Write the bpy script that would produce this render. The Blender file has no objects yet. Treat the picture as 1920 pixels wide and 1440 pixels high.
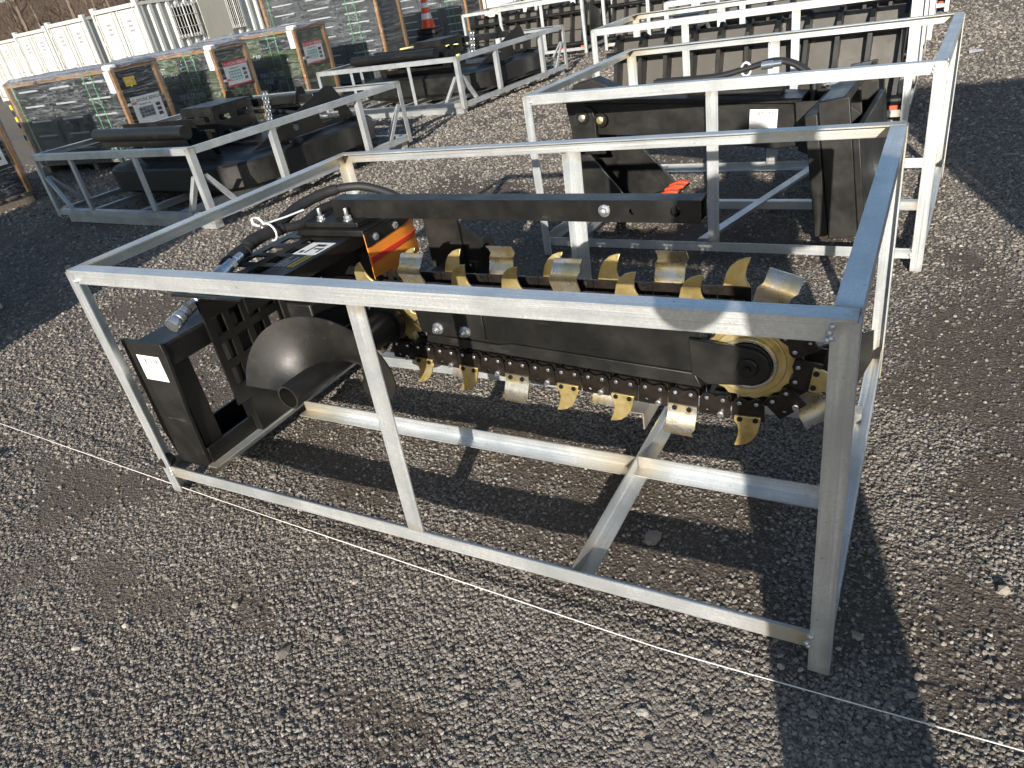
import bpy, bmesh, math, random
from mathutils import Vector, Matrix, Euler, noise
R = math.radians
rnd = random.Random(7)

# ------------------------------------------------------------------ camera, sky, sun, exposure
SC = bpy.context.scene
COL = SC.collection
cam_d = bpy.data.cameras.new('camera'); cam = bpy.data.objects.new('camera', cam_d); COL.objects.link(cam)
cam.location = (2.06, -1.0208, 1.2862); cam.rotation_euler = (1.0474, .1604, .488)
cam_d.sensor_width = 36; cam_d.lens = 1335.28 / 1920 * 36; cam_d.clip_start = .02; cam_d.clip_end = 2000
SC.camera = cam
SUN = Vector((-.264, .919, -.294)).normalized()          # direction the light travels
world = bpy.data.worlds.new('World'); SC.world = world; world.use_nodes = True
wn = world.node_tree
sky = wn.nodes.new('ShaderNodeTexSky'); sky.sky_type = 'NISHITA'; sky.sun_disc = False
sky.sun_elevation = math.asin(-SUN.z); sky.sun_rotation = math.atan2(-SUN.x, -SUN.y)
sky.altitude = 60; sky.air_density = 1.0; sky.dust_density = .6; sky.ozone_density = 1.2
bg = wn.nodes['Background']; bg.inputs['Strength'].default_value = .1
wn.links.new(sky.outputs[0], bg.inputs['Color'])
sun_d = bpy.data.lights.new('sun', 'SUN'); sun_d.energy = 5.0; sun_d.angle = R(.53); sun_d.color = (1, .935, .83)
sun = bpy.data.objects.new('sun', sun_d); COL.objects.link(sun)
sun.rotation_euler = SUN.to_track_quat('-Z', 'Y').to_euler(); sun.location = (5, -15, 8)
SC.view_settings.view_transform = 'Standard'; SC.view_settings.look = 'None'
SC.view_settings.exposure = .58; SC.view_settings.gamma = 1
SC.render.engine = 'CYCLES'
cy = SC.cycles; cy.use_adaptive_sampling = True; cy.adaptive_threshold = .03; cy.use_denoising = True
cy.max_bounces = 6; cy.diffuse_bounces = 2; cy.glossy_bounces = 3; cy.transmission_bounces = 4; cy.transparent_max_bounces = 8
cy.sample_clamp_indirect = 6

# ------------------------------------------------------------------ materials
def mat(name, col=(.5, .5, .5), rough=.5, metal=0., spec=.5):
    m = bpy.data.materials.new(name); m.use_nodes = True
    b = m.node_tree.nodes['Principled BSDF']
    b.inputs['Base Color'].default_value = (*col, 1); b.inputs['Roughness'].default_value = rough
    b.inputs['Metallic'].default_value = metal; b.inputs['Specular IOR Level'].default_value = spec
    return m
class NT:
    def __init__(s, m): s.t = m.node_tree; s.b = s.t.nodes['Principled BSDF']
    def n(s, typ, **k):
        x = s.t.nodes.new('ShaderNode' + typ)
        for a, v in k.items():
            if a in ('ins',):
                for i, q in v.items():
                    if hasattr(q, 'is_output'): s.t.links.new(q, x.inputs[i])
                    else: x.inputs[i].default_value = q
            else: setattr(x, a, v)
        return x
    def l(s, a, b): s.t.links.new(a, b)
    def coord(s, kind='Object'): return s.n('TexCoord').outputs[kind]
    def noise(s, sc, det=4, rough=.6, vec=None, dist=0): return s.n('TexNoise', ins={'Scale': sc, 'Detail': det, 'Roughness': rough, 'Distortion': dist, **({'Vector': vec} if vec else {})})
    def ramp(s, fac, stops):
        r = s.n('ValToRGB'); s.l(fac, r.inputs[0]); e = r.color_ramp.elements
        while len(e) < len(stops): e.new(.5)
        for i, (p, c) in enumerate(stops): e[i].position = p; e[i].color = (*c, 1) if len(c) == 3 else c
        return r.outputs[0]
    def mixc(s, f, a, b, bt='MIX'):
        x = s.n('Mix', data_type='RGBA', blend_type=bt)
        for i, q in ((0, f), (6, a), (7, b)):
            if hasattr(q, 'is_output'): s.l(q, x.inputs[i])
            else: x.inputs[i].default_value = q if i == 0 else ((*q, 1) if len(q) == 3 else q)
        return x.outputs[2]
    def math(s, op, a, b=0, c=0):
        x = s.n('Math', operation=op)
        for i, q in enumerate((a, b, c)):
            if hasattr(q, 'is_output'): s.l(q, x.inputs[i])
            else: x.inputs[i].default_value = q
        return x.outputs[0]
    def bump(s, h, st=.3, dist=.01):
        x = s.n('Bump', ins={'Strength': st, 'Distance': dist, 'Height': h}); s.l(x.outputs[0], s.b.inputs['Normal'])
    def mapping(s, vec, scale=(1, 1, 1), rot=(0, 0, 0)):
        x = s.n('Mapping'); s.l(vec, x.inputs[0]); x.inputs['Scale'].default_value = scale; x.inputs['Rotation'].default_value = rot
        return x.outputs[0]
    def set(s, k, v):
        if hasattr(v, 'is_output'): s.l(v, s.b.inputs[k])
        else: s.b.inputs[k].default_value = v
M = {}
def galv(name, tint=(1, 1, 1)):
    m = mat(name, (.6, .6, .6), .42, .62); g = NT(m)
    at = g.n('Attribute', attribute_name='bar'); sep = g.n('SeparateXYZ'); g.l(at.outputs['Vector'], sep.inputs[0])
    t, L, seed = sep.outputs
    co = g.coord()
    sp = g.noise(160, 3, .7, co)                                 # zinc spangle
    big = g.noise(6, 4, .6, co)
    col = g.ramp(sp.outputs[0], [(.3, (.66 * tint[0], .68 * tint[1], .69 * tint[2])), (.72, (.92 * tint[0], .93 * tint[1], .92 * tint[2]))])
    col = g.mixc(g.ramp(big.outputs[0], [(.38, (0, 0, 0)), (.68, (.9, .9, .9))]), col, (.50, .53, .54))
    # weld heat stain near the ends of each bar
    d = g.math('MINIMUM', t, g.math('SUBTRACT', L, t))
    edge = g.math('ADD', d, g.math('MULTIPLY', g.noise(14, 4, .7, co).outputs[0], .10))
    st = g.n('MapRange', ins={0: edge, 1: g.math('MULTIPLY_ADD', seed, .26, .02), 2: .02, 3: 0., 4: .8}); st.clamp = True
    col = g.mixc(st.outputs[0], col, (.60, .45, .20))
    dark = g.n('MapRange', ins={0: edge, 1: .075, 2: .035, 3: 0., 4: .75}); dark.clamp = True
    col = g.mixc(dark.outputs[0], col, (.30, .25, .20))
    # scuffs and rust freckles
    sc = g.noise(90, 2, .5, g.mapping(co, (1, 1, 1)))
    col = g.mixc(g.ramp(sc.outputs[0], [(.70, (0, 0, 0)), (.78, (.7, .7, .7))]), col, (.16, .13, .1))
    pr = g.n('Attribute', attribute_name='prf').outputs['Fac']; sv = g.n('CombineXYZ', ins={0: g.math('MULTIPLY', t, 2.2), 1: g.math('MULTIPLY', pr, 130.), 2: g.math('MULTIPLY', seed, 40.)})
    stk = g.noise(1., 3, .65, sv.outputs[0])
    col = g.mixc(g.ramp(stk.outputs[0], [(.35, (.55,) * 3), (.65, (0, 0, 0))]), col, (.46, .49, .52))
    g.set('Base Color', col)
    g.set('Roughness', g.ramp(stk.outputs[0], [(.3, (.32,) * 3), (.7, (.56,) * 3)]))
    g.set('Metallic', .68)
    g.bump(sp.outputs[0], .12, .002)
    return m
M['galv'] = galv('galvanised steel')
def black(name, base=(.0075, .0073, .007), dust=.10, rough=.36):
    m = mat(name, base, rough); g = NT(m); co = g.coord()
    a = g.noise(7, 6, .65, co); f = g.noise(220, 2, .6, co)
    k = g.ramp(a.outputs[0], [(.42, (0, 0, 0)), (.78, (dust,) * 3)])
    col = g.mixc(k, base, (.085, .075, .06))
    sp = g.ramp(f.outputs[0], [(.66, (0, 0, 0)), (.74, (.8, .8, .8))])
    col = g.mixc(g.math('MULTIPLY', sp, dust), col, (.25, .23, .2))
    sc = g.noise(9, 2, .4, g.mapping(co, (1, 14, 3), (.3, .5, .8)))
    col = g.mixc(g.math('MULTIPLY', g.ramp(sc.outputs[0], [(.70, (0, 0, 0)), (.73, (1, 1, 1))]), dust * .8), col, (.14, .13, .12))
    g.set('Base Color', col); g.set('Roughness', g.ramp(a.outputs[0], [(.3, (rough - .08,) * 3), (.75, (rough + .22,) * 3)]))
    g.bump(f.outputs[0], .12, .002)
    return m
M['black'] = black('black powder coat'); M['black2'] = black('black satin paint', (.010, .0097, .0092), .2, .40)
M['rubber'] = mat('black rubber', (.016, .016, .017), .62); M['dark'] = mat('dark oily steel', (.012, .011, .01), .4, .2)
g = NT(M['rubber']); g.bump(g.noise(300, 2, .5, g.coord()).outputs[0], .2, .002)
m = M['link'] = mat('oiled brown chain steel', (.03, .023, .018), .36, .45); g = NT(m)
g.set('Base Color', g.ramp(g.noise(30, 4, .6, g.coord()).outputs[0], [(.3, (.012, .0105, .0095)), (.7, (.038, .029, .023))])); g.bump(g.noise(160, 2).outputs[0], .1, .001)
def plated(name, stops, metal=.85, rough=.32):
    m = mat(name, (.7, .5, .2), rough, metal); g = NT(m); co = g.coord('Object')
    oi = g.n('ObjectInfo').outputs['Random']
    v = g.n('VectorMath', operation='ADD'); g.l(co, v.inputs[0]); cx = g.n('CombineXYZ', ins={0: g.math('MULTIPLY', oi, 13.)}); g.l(cx.outputs[0], v.inputs[1])
    n1 = g.noise(16, 3, .6, v.outputs[0]); g.set('Base Color', g.ramp(n1.outputs[0], stops))
    g.set('Roughness', g.ramp(g.noise(60, 3, .6, co).outputs[0], [(.3, (rough - .08,) * 3), (.75, (rough + .15,) * 3)]))
    g.bump(g.noise(120, 3, .6, co).outputs[0], .12, .002)
    return m
M['gold'] = plated('yellow zinc plate', [(.25, (.36, .26, .09)), (.5, (.58, .45, .19)), (.75, (.70, .59, .33))], .72, .36)
M['cup'] = plated('iridescent zinc plate', [(.25, (.5, .38, .17)), (.45, (.60, .52, .34)), (.6, (.62, .57, .53)), (.8, (.5, .48, .30))], .85, .3)
M['zinc'] = mat('bright zinc', (.72, .74, .76), .25, .9)
M['bolt'] = mat('black oxide bolt', (.02, .02, .02), .35, .5)
m = M['orange'] = mat('orange rubber flap', (.8, .25, .03), .5); g = NT(m)
g.set('Base Color', g.mixc(g.ramp(g.noise(8, 5, .6, g.coord()).outputs[0], [(.4, (0, 0, 0)), (.8, (.5, .5, .5))]), (.82, .26, .03), (.6, .17, .03)))
M['red'] = mat('red stripe', (.6, .035, .02), .5); M['redorange'] = mat('orange red paint', (.75, .075, .02), .45)
M['white'] = mat('white paper', (.78, .78, .76), .6); M['plastic'] = mat('white nylon', (.8, .8, .8), .4)
M['ink'] = mat('black ink', (.02, .02, .025), .6); M['grey_ink'] = mat('faint ink', (.25, .25, .28), .6)
M['yellow'] = mat('yellow vinyl', (.8, .55, .03), .45); M['navy'] = mat('dark vinyl', (.02, .025, .04), .4)
M['string'] = mat('white twine', (.75, .74, .7), .7)

# ------------------------------------------------------------------ mesh helpers
class MB:
    def __init__(s): s.v = []; s.f = []; s.m = []; s.bar = None
    def add(s, v, f, mi=0):
        o = len(s.v); s.v += [tuple(p) for p in v]; s.f += [tuple(i + o for i in q) for q in f]; s.m += [mi] * len(f); return s
    def box(s, x0, x1, y0, y1, z0, z1, mi=0, X=None):
        v = [(x, y, z) for x in (x0, x1) for y in (y0, y1) for z in (z0, z1)]
        if X: v = [X @ Vector(p) for p in v]
        return s.add(v, [(0, 1, 3, 2), (4, 6, 7, 5), (0, 4, 5, 1), (2, 3, 7, 6), (0, 2, 6, 4), (1, 5, 7, 3)], mi)
    def prism(s, poly, fn, t0, t1, mi=0):                       # poly: 2D loop, fn(a, b, t) -> 3D
        n = len(poly); v = [fn(a, b, t0) for a, b in poly] + [fn(a, b, t1) for a, b in poly]
        f = [tuple(range(n))[::-1], tuple(range(n, 2 * n))] + [(i, (i + 1) % n, n + (i + 1) % n, n + i) for i in range(n)]
        return s.add(v, f, mi)
    def tube(s, pts, r, n=10, mi=0, cap=True, up=None):
        pts = [Vector(p) for p in pts]; k = len(pts); rs = r if isinstance(r, (list, tuple)) else [r] * k
        v = []; ref = None
        for i, p in enumerate(pts):
            d = (pts[min(i + 1, k - 1)] - pts[max(i - 1, 0)]).normalized()
            if ref is None: ref = d.orthogonal().normalized() if up is None else Vector(up)
            a = (ref - d * ref.dot(d)).normalized(); ref = a; b = d.cross(a)
            v += [p + (a * math.cos(2 * math.pi * j / n) + b * math.sin(2 * math.pi * j / n)) * rs[i] for j in range(n)]
        f = [(i * n + j, i * n + (j + 1) % n, (i + 1) * n + (j + 1) % n, (i + 1) * n + j) for i in range(k - 1) for j in range(n)]
        if cap: f += [tuple(range(n))[::-1], tuple((k - 1) * n + j for j in range(n))]
        return s.add(v, f, mi)
    def lathe(s, prof, o, ax, n=24, mi=0):                      # prof: (r, t) along axis ax from o
        o = Vector(o); ax = Vector(ax).normalized(); a = ax.orthogonal().normalized(); b = ax.cross(a)
        v = [o + ax * t + (a * math.cos(2 * math.pi * j / n) + b * math.sin(2 * math.pi * j / n)) * r for r, t in prof for j in range(n)]
        k = len(prof)
        f = [(i * n + j, i * n + (j + 1) % n, (i + 1) * n + (j + 1) % n, (i + 1) * n + j) for i in range(k - 1) for j in range(n)]
        f += [tuple(range(n))[::-1], tuple((k - 1) * n + j for j in range(n))]
        return s.add(v, f, mi)
    def perf(s, fn, us, vs, holes, t, mi=0):                    # sheet on a grid of lines us x vs with cells left out
        H = set(holes); nu = len(us) - 1; nv = len(vs) - 1
        P = {}
        def pt(i, j, k):
            if (i, j, k) not in P: P[(i, j, k)] = len(s.v); s.v.append(tuple(fn(us[i], vs[j], t * k)))
            return P[(i, j, k)]
        for i in range(nu):
            for j in range(nv):
                if (i, j) in H: continue
                s.f.append((pt(i, j, 1), pt(i + 1, j, 1), pt(i + 1, j + 1, 1), pt(i, j + 1, 1)))
                s.f.append((pt(i, j, 0), pt(i, j + 1, 0), pt(i + 1, j + 1, 0), pt(i + 1, j, 0))); s.m += [mi, mi]
                for a, b, c, d in ((i - 1, j, (i, j), (i, j + 1)), (i + 1, j, (i + 1, j + 1), (i + 1, j)), (i, j - 1, (i + 1, j), (i, j)), (i, j + 1, (i, j + 1), (i + 1, j + 1))):
                    if (a, b) in H or not (0 <= a < nu and 0 <= b < nv):
                        s.f.append((pt(*c, 0), pt(*c, 1), pt(*d, 1), pt(*d, 0))); s.m.append(mi)
        return s
    def plate(s, outer, holes, fn, t0, t1, mi=0):               # polygon with holes, extruded
        bm = bmesh.new(); loops = []
        for lp in [outer] + holes:
            vs = [bm.verts.new((a, b, 0)) for a, b in lp]; loops.append(vs)
            for i in range(len(vs)): bm.edges.new((vs[i], vs[(i + 1) % len(vs)]))
        bmesh.ops.triangle_fill(bm, use_beauty=True, edges=bm.edges[:])
        bm.verts.index_update(); vs = [(v.co.x, v.co.y) for v in bm.verts]; fs = [tuple(v.index for v in f.verts) for f in bm.faces]
        n = len(vs); V = [fn(a, b, t0) for a, b in vs] + [fn(a, b, t1) for a, b in vs]
        F = [q[::-1] for q in fs] + [tuple(i + n for i in q) for q in fs]
        o = 0
        for lp in [outer] + holes:
            k = len(lp); F += [(o + i, o + (i + 1) % k, n + o + (i + 1) % k, n + o + i) for i in range(k)]; o += k
        bm.free(); return s.add(V, F, mi)
    def build(s, name, mats, parent=None, smooth=None, bevel=None, loc=None):
        me = bpy.data.meshes.new(name); me.from_pydata(s.v, [], s.f)
        for q in (mats if isinstance(mats, (list, tuple)) else [mats]): me.materials.append(M[q] if isinstance(q, str) else q)
        me.polygons.foreach_set('material_index', s.m)
        bm = bmesh.new(); bm.from_mesh(me); bmesh.ops.recalc_face_normals(bm, faces=bm.faces); bm.to_mesh(me); bm.free()
        if s.bar is None and 'galv' in (mats if isinstance(mats, (list, tuple)) else [mats]): s.bar = [(5, 10, 0)] * len(s.v)
        if s.bar is not None:
            a = me.attributes.new('bar', 'FLOAT_VECTOR', 'POINT'); a.data.foreach_set('vector', [c for p in s.bar for c in p])
        if smooth is not None:
            me.polygons.foreach_set('use_smooth', [True] * len(me.polygons)); me.set_sharp_from_angle(angle=R(smooth))
        o = bpy.data.objects.new(name, me); COL.objects.link(o)
        if parent: o.parent = parent
        if loc: o.location = loc
        if bevel:
            b = o.modifiers.new('bevel', 'BEVEL'); b.width = bevel; b.segments = 2; b.limit_method = 'ANGLE'; b.angle_limit = R(40)
            if smooth is None: me.polygons.foreach_set('use_smooth', [True] * len(me.polygons)); me.set_sharp_from_angle(angle=R(35))
        return o
def tag(o, label, cat=None, group=None, kind=None):
    if label: o['label'] = label
    if cat: o['category'] = cat
    if group: o['group'] = group
    if kind: o['kind'] = kind
    return o
def thing(name, label, cat, loc=(0, 0, 0), rz=0, group=None):
    o = bpy.data.objects.new(name, None); COL.objects.link(o); o.empty_display_size = .1
    o.location = loc; o.rotation_euler.z = rz
    return tag(o, label, cat, group)
def copy_tree(o, parent=None):
    c = o.copy(); COL.objects.link(c); c.parent = parent
    for ch in o.children: copy_tree(ch, c)
    return c
def shared(src, parent, X):                                      # another child that shares the mesh
    c = src.copy(); COL.objects.link(c); c.parent = parent; c.matrix_local = X; return c
def frame(p0, d):                                                # matrix whose Z is d
    return Matrix.Translation(p0) @ Vector(d).to_track_quat('Z', 'Y').to_matrix().to_4x4()
def text(s, size, name, m, parent, X, ext=.0004, align='LEFT', sx=1.):
    cu = bpy.data.curves.new('txt', 'FONT'); cu.body = s; cu.size = size; cu.extrude = ext; cu.align_x = align; cu.resolution_u = 2
    t = bpy.data.objects.new('txt', cu); COL.objects.link(t)
    dg = bpy.context.evaluated_depsgraph_get(); me = bpy.data.meshes.new_from_object(t.evaluated_get(dg))
    bpy.data.objects.remove(t); me.materials.clear(); me.materials.append(M[m])
    o = bpy.data.objects.new(name, me); COL.objects.link(o); o.parent = parent; o.matrix_local = X @ Matrix.Diagonal((sx, 1, 1, 1)); return o
def plane_frame(o, u, v):                                        # matrix: local x -> u, local y -> v
    u = Vector(u).normalized(); v = Vector(v).normalized(); w = u.cross(v).normalized(); v = w.cross(u)
    X = Matrix((u, v, w)).transposed().to_4x4(); X.translation = o; return X
def angle(name, p0, p1, a, b, parent, leg=.04, t=.004, seed=None, leg2=None, m='galv'):
    p0 = Vector(p0); p1 = Vector(p1); a = Vector(a); b = Vector(b); L = (p1 - p0).length; q = leg2 or leg
    prof = [(0, 0), (leg, 0), (leg, t), (t, t), (t, q), (0, q)]
    mb = MB(); mb.v = [tuple(p0 + a * x + b * y) for x, y in prof] + [tuple(p1 + a * x + b * y) for x, y in prof]
    mb.f = [(0, 1, 2, 3), (0, 3, 4, 5), (6, 9, 8, 7), (6, 11, 10, 9)] + [(i, (i + 1) % 6, 6 + (i + 1) % 6, 6 + i) for i in range(6)]
    mb.m = [0] * len(mb.f); s = rnd.random() if seed is None else seed
    mb.bar = [(0, L, s)] * 6 + [(L, L, s)] * 6
    o = mb.build(name, m, parent); at = o.data.attributes.new('prf', 'FLOAT', 'POINT'); at.data.foreach_set('value', [q * 1. for q in (0, leg, leg + t, 2 * leg, 3 * leg, 3 * leg + t)] * 2); return o
def weld(parent, pts):
    mb = MB(); r = random.Random(len(pts))
    for p in pts:
        for k in range(4):
            q = Vector(p) + Vector((r.uniform(-.004, .004), r.uniform(-.003, .003), r.uniform(-.018, .018)))
            mb.lathe([(.001, -.006), (.005, -.003), (.006, 0), (.004, .004), (.001, .006)], q, (r.uniform(-1, 1), r.uniform(-1, 1), 1), 6)
    o = mb.build('weld_bead', 'galv', parent, smooth=60); o['kind'] = 'stuff'; return o
# ------------------------------------------------------------------ ground
def gz(x, y):
    d = math.hypot(x - 1.2, y - .6); k = 1 / (1 + (d / 9) ** 2)
    h = noise.noise((x * .55, y * .55, 3.1)) * .016 + noise.noise((x * 2.1, y * 2.1, 7.7)) * .006 + noise.noise((x * 7, y * 7, 1.7)) * .0022
    h += .03 * math.exp(-((x + .97) ** 2 + (y + .12) ** 2) / .006)
    return h * k - .008
BLOBS = ((1.62, .25, .42, .22), (2.27, .16, .16, .2), (2.28, 1.35, .22, .45), (.95, .55, .5, .12), (.55, .3, .3, .12), (-.35, -.05, .3, .10), (.9, 2.3, .8, .25), (2.35, .75, .1, .2), (.2, -.4, .25, .09), (-.6, .5, .35, .12), (1.75, -.5, .25, .06), (.5, 1.9, .5, .2), (1.2, -.42, .2, .06), (.72, -.30, .16, .05), (-1.6, 1.2, .5, .3), (0., 3.1, .9, .3), (-.9, 4.6, 1., .3))
def soil(x, y):                                                   # 0 loose stone .. 1 bare dark earth
    w = .10 * noise.noise((x * 3.3, y * 3.3, .4)); v = noise.noise((x * .8, y * .8, 21.)) * .9 + noise.noise((x * 2.2, y * 2.2, 4.)) * .6 + noise.noise((x * 6, y * 6, 14.)) * .4 + .03
    for a, b, ra, rb in BLOBS: v += 1.15 * math.exp(-((x + w - a) / ra) ** 2 - ((y + w - b) / rb) ** 2)
    v = min(1., max(0., v * 1.32)); return v * v * (3 - 2 * v)
def grade(lo, hi, step, far):
    a = [lo]
    while a[-1] < hi: a.append(a[-1] + step)
    s = step; b = []; x = a[-1]
    while x < far: s *= 1.25; x += s; b.append(x)
    c = []; x = lo; s = step
    while x > -far: s *= 1.25; x -= s; c.append(x)
    return c[::-1] + a + b
xs = grade(-3.2, 3.2, .04, 900); ys = grade(-1.2, 4.2, .04, 900)
gm = bpy.data.meshes.new('ground')
nx = len(xs)
gm.from_pydata([(x, y, gz(x, y)) for y in ys for x in xs], [], [(j * nx + i, j * nx + i + 1, (j + 1) * nx + i + 1, (j + 1) * nx + i) for j in range(len(ys) - 1) for i in range(nx - 1)])
gm.polygons.foreach_set('use_smooth', [True] * len(gm.polygons))
sat = gm.attributes.new('soil', 'FLOAT', 'POINT'); sat.data.foreach_set('value', [soil(x, y) for y in ys for x in xs])
ground = bpy.data.objects.new('ground', gm); COL.objects.link(ground); ground['kind'] = 'structure'
m = M['gravel'] = mat('packed gravel', (.2, .18, .16), .9, 0, .25); g = NT(m); co = g.coord('Object')
wob = g.n('VectorMath', operation='ADD'); g.l(co, wob.inputs[0]); nz = g.noise(40, 2, .5, co)
sc_ = g.n('VectorMath', operation='SCALE', ins={0: nz.outputs['Color'], 'Scale': .012}); g.l(sc_.outputs[0], wob.inputs[1])
cells = g.n('TexVoronoi', ins={'Vector': wob.outputs[0], 'Scale': 105., 'Randomness': 1.}); cells2 = None
sepc = g.n('SeparateColor'); g.l(cells.outputs['Color'], sepc.inputs[0])
stone = g.ramp(sepc.outputs[0], [(0, (.165, .143, .12)), (.45, (.33, .293, .25)), (.8, (.45, .405, .35)), (1, (.60, .56, .50))])
gap = g.ramp(cells.outputs['Distance'], [(.30, (1, 1, 1)), (.62, (.25, .25, .25))])
stone = g.mixc(1, stone, gap, 'MULTIPLY')
dirt = g.mixc(g.noise(60, 2, .7, co).outputs[0], (.05, .038, .029), (.17, .135, .105))
sa = g.n('Attribute', attribute_name='soil').outputs['Fac']
sf = g.n('MapRange', ins={0: g.math('ADD', sa, g.math('MULTIPLY', g.math('SUBTRACT', g.noise(26, 3, .7, co).outputs[0], .5), .9)), 1: .1, 2: 1.0, 3: .10, 4: .84}); sf.clamp = True
col = g.mixc(sf.outputs[0], stone, dirt)
far_ = g.noise(.16, 3, .6, co)
col = g.mixc(g.ramp(far_.outputs[0], [(.4, (0, 0, 0)), (.62, (.5, .5, .5))]), col, (.17, .143, .12))
g.set('Base Color', col)
hgt = g.math('ADD', g.math('MULTIPLY', cells.outputs['Distance'], -.8), g.math('MULTIPLY', g.noise(70, 3, .7, co).outputs[0], 1.))
fine = g.math('ADD', g.math('MULTIPLY', hgt, .45), g.math('MULTIPLY', g.noise(130, 3, .8, co).outputs[0], .9))
hm = g.n('Mix', data_type='FLOAT'); g.l(sf.outputs[0], hm.inputs[0]); g.l(hgt, hm.inputs[2]); g.l(fine, hm.inputs[3])
g.bump(hm.outputs[0], .9, .012)
gm.materials.append(m)

# loose stones: one uncountable mass, scattered as instances of five irregular pebbles
m = M['pebble'] = mat('loose pebbles', (.3, .28, .25), .85, 0, .3); g = NT(m)
oi = g.n('ObjectInfo').outputs['Random']
pc = g.ramp(oi, [(0, (.05, .043, .037)), (.25, (.11, .094, .078)), (.6, (.22, .19, .158)), (.9, (.31, .275, .235)), (1, (.46, .425, .375))])
g.set('Base Color', g.mixc(.35, pc, g.ramp(g.noise(3, 3, .6, g.coord('Object')).outputs[0], [(.3, (.08, .07, .06)), (.7, (.4, .37, .34))])))
def pebbles():
    r = random.Random(11); V = []; S = []; ROT = []; I = []
    def dens(x, y): return (1 - .78 * soil(x, y)) * (.72 + .5 * noise.noise((x * 9, y * 9, 2.1)))
    n = 0
    Ri = cam.rotation_euler.to_matrix().transposed(); cl = cam.location; fpx = 1335.28
    for _ in range(800000):
        d = .75 + 13. * r.random() ** 1.9; a = r.uniform(R(44), R(194)); x = cl.x + d * math.cos(a); y = cl.y + d * math.sin(a)
        q = Ri @ (Vector((x, y, 0)) - cl); u = 960 + fpx * q.x / -q.z; v = 720 - fpx * q.y / -q.z
        if q.z > 0 or not (-320 < u < 2240 and -120 < v < 1600): continue
        if r.random() > max(.05, dens(x, y)) * min(1, max(0, (13.7 - d) / 4.)): continue
        k = max(1., d / 2.1) ** .8; w = r.random(); s = (.0015 + .0043 * w ** 2.6) * k
        if r.random() < .004: s *= 2.0
        V.append((x, y, gz(x, y) + s * .2)); S.append(s); ROT += [r.uniform(-.5, .5), r.uniform(-.5, .5), r.uniform(0, 6.28)]; I.append(r.randrange(5)); n += 1
    print('pebbles', n)
    for x, y, s in ((.86, -.37, .016), (1.05, -.62, .012), (.98, -.5, .011), (1.55, .27, .022), (2.3, .35, .015), (.62, -.30, .011), (1.35, -.53, .013), (2.42, .62, .014), (.3, -.55, .012), (2.6, 1.1, .016)):
        V.append((x, y, gz(x, y) + s * .3)); S.append(s); ROT += [.2, .1, x * 9]; I.append(r.randrange(5))
    me = bpy.data.meshes.new('gravel'); me.from_pydata(V, [], [])
    a = me.attributes.new('scl', 'FLOAT', 'POINT'); a.data.foreach_set('value', S)
    a = me.attributes.new('rot', 'FLOAT_VECTOR', 'POINT'); a.data.foreach_set('vector', ROT)
    a = me.attributes.new('idx', 'INT', 'POINT'); a.data.foreach_set('value', I)
    o = bpy.data.objects.new('gravel', me); COL.objects.link(o)
    tag(o, 'loose grey gravel strewn over the dark packed yard', 'gravel', kind='stuff')
    t = bpy.data.node_groups.new('scatter', 'GeometryNodeTree')
    t.interface.new_socket('Geometry', in_out='INPUT', socket_type='NodeSocketGeometry'); t.interface.new_socket('Geometry', in_out='OUTPUT', socket_type='NodeSocketGeometry')
    N = t.nodes.new; Lk = t.links.new
    gi = N('NodeGroupInput'); go = N('NodeGroupOutput'); ip = N('GeometryNodeInstanceOnPoints'); jn = N('GeometryNodeJoinGeometry')
    for k in range(5):
        ico = N('GeometryNodeMeshIcoSphere'); ico.inputs['Radius'].default_value = 1; ico.inputs['Subdivisions'].default_value = 2 if k < 3 else 1
        sp = N('GeometryNodeSetPosition'); nz = N('ShaderNodeTexNoise'); nz.noise_dimensions = '4D'; nz.inputs['W'].default_value = k * 3.7; nz.inputs['Scale'].default_value = .9; nz.inputs['Detail'].default_value = 1
        sub = N('ShaderNodeVectorMath'); sub.operation = 'SUBTRACT'; sub.inputs[1].default_value = (.5, .5, .5); Lk(nz.outputs['Color'], sub.inputs[0])
        mul = N('ShaderNodeVectorMath'); mul.operation = 'SCALE'; mul.inputs['Scale'].default_value = 1.5; Lk(sub.outputs[0], mul.inputs[0])
        Lk(ico.outputs['Mesh'], sp.inputs['Geometry']); Lk(mul.outputs[0], sp.inputs['Offset'])
        tr = N('GeometryNodeTransform'); tr.inputs['Scale'].default_value = ((1.25, .9, .62), (1, 1.3, .7), (1.05, .95, .8), (1.5, .8, .5), (.9, 1.1, .75))[k]
        Lk(sp.outputs[0], tr.inputs['Geometry'])
        sm = N('GeometryNodeSetMaterial'); sm.inputs['Material'].default_value = M['pebble']; Lk(tr.outputs[0], sm.inputs['Geometry'])
        gi2 = N('GeometryNodeGeometryToInstance'); Lk(sm.outputs[0], gi2.inputs[0]); Lk(gi2.outputs[0], jn.inputs[0])
    def att(nm, ty):
        q = N('GeometryNodeInputNamedAttribute'); q.data_type = ty; q.inputs['Name'].default_value = nm; return q.outputs['Attribute']
    Lk(gi.outputs[0], ip.inputs['Points']); Lk(jn.outputs[0], ip.inputs['Instance']); ip.inputs['Pick Instance'].default_value = True
    Lk(att('idx', 'INT'), ip.inputs['Instance Index']); Lk(att('rot', 'FLOAT_VECTOR'), ip.inputs['Rotation']); Lk(att('scl', 'FLOAT'), ip.inputs['Scale'])
    Lk(ip.outputs[0], go.inputs[0])
    o.modifiers.new('scatter', 'NODES').node_group = t
pebbles()

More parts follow.
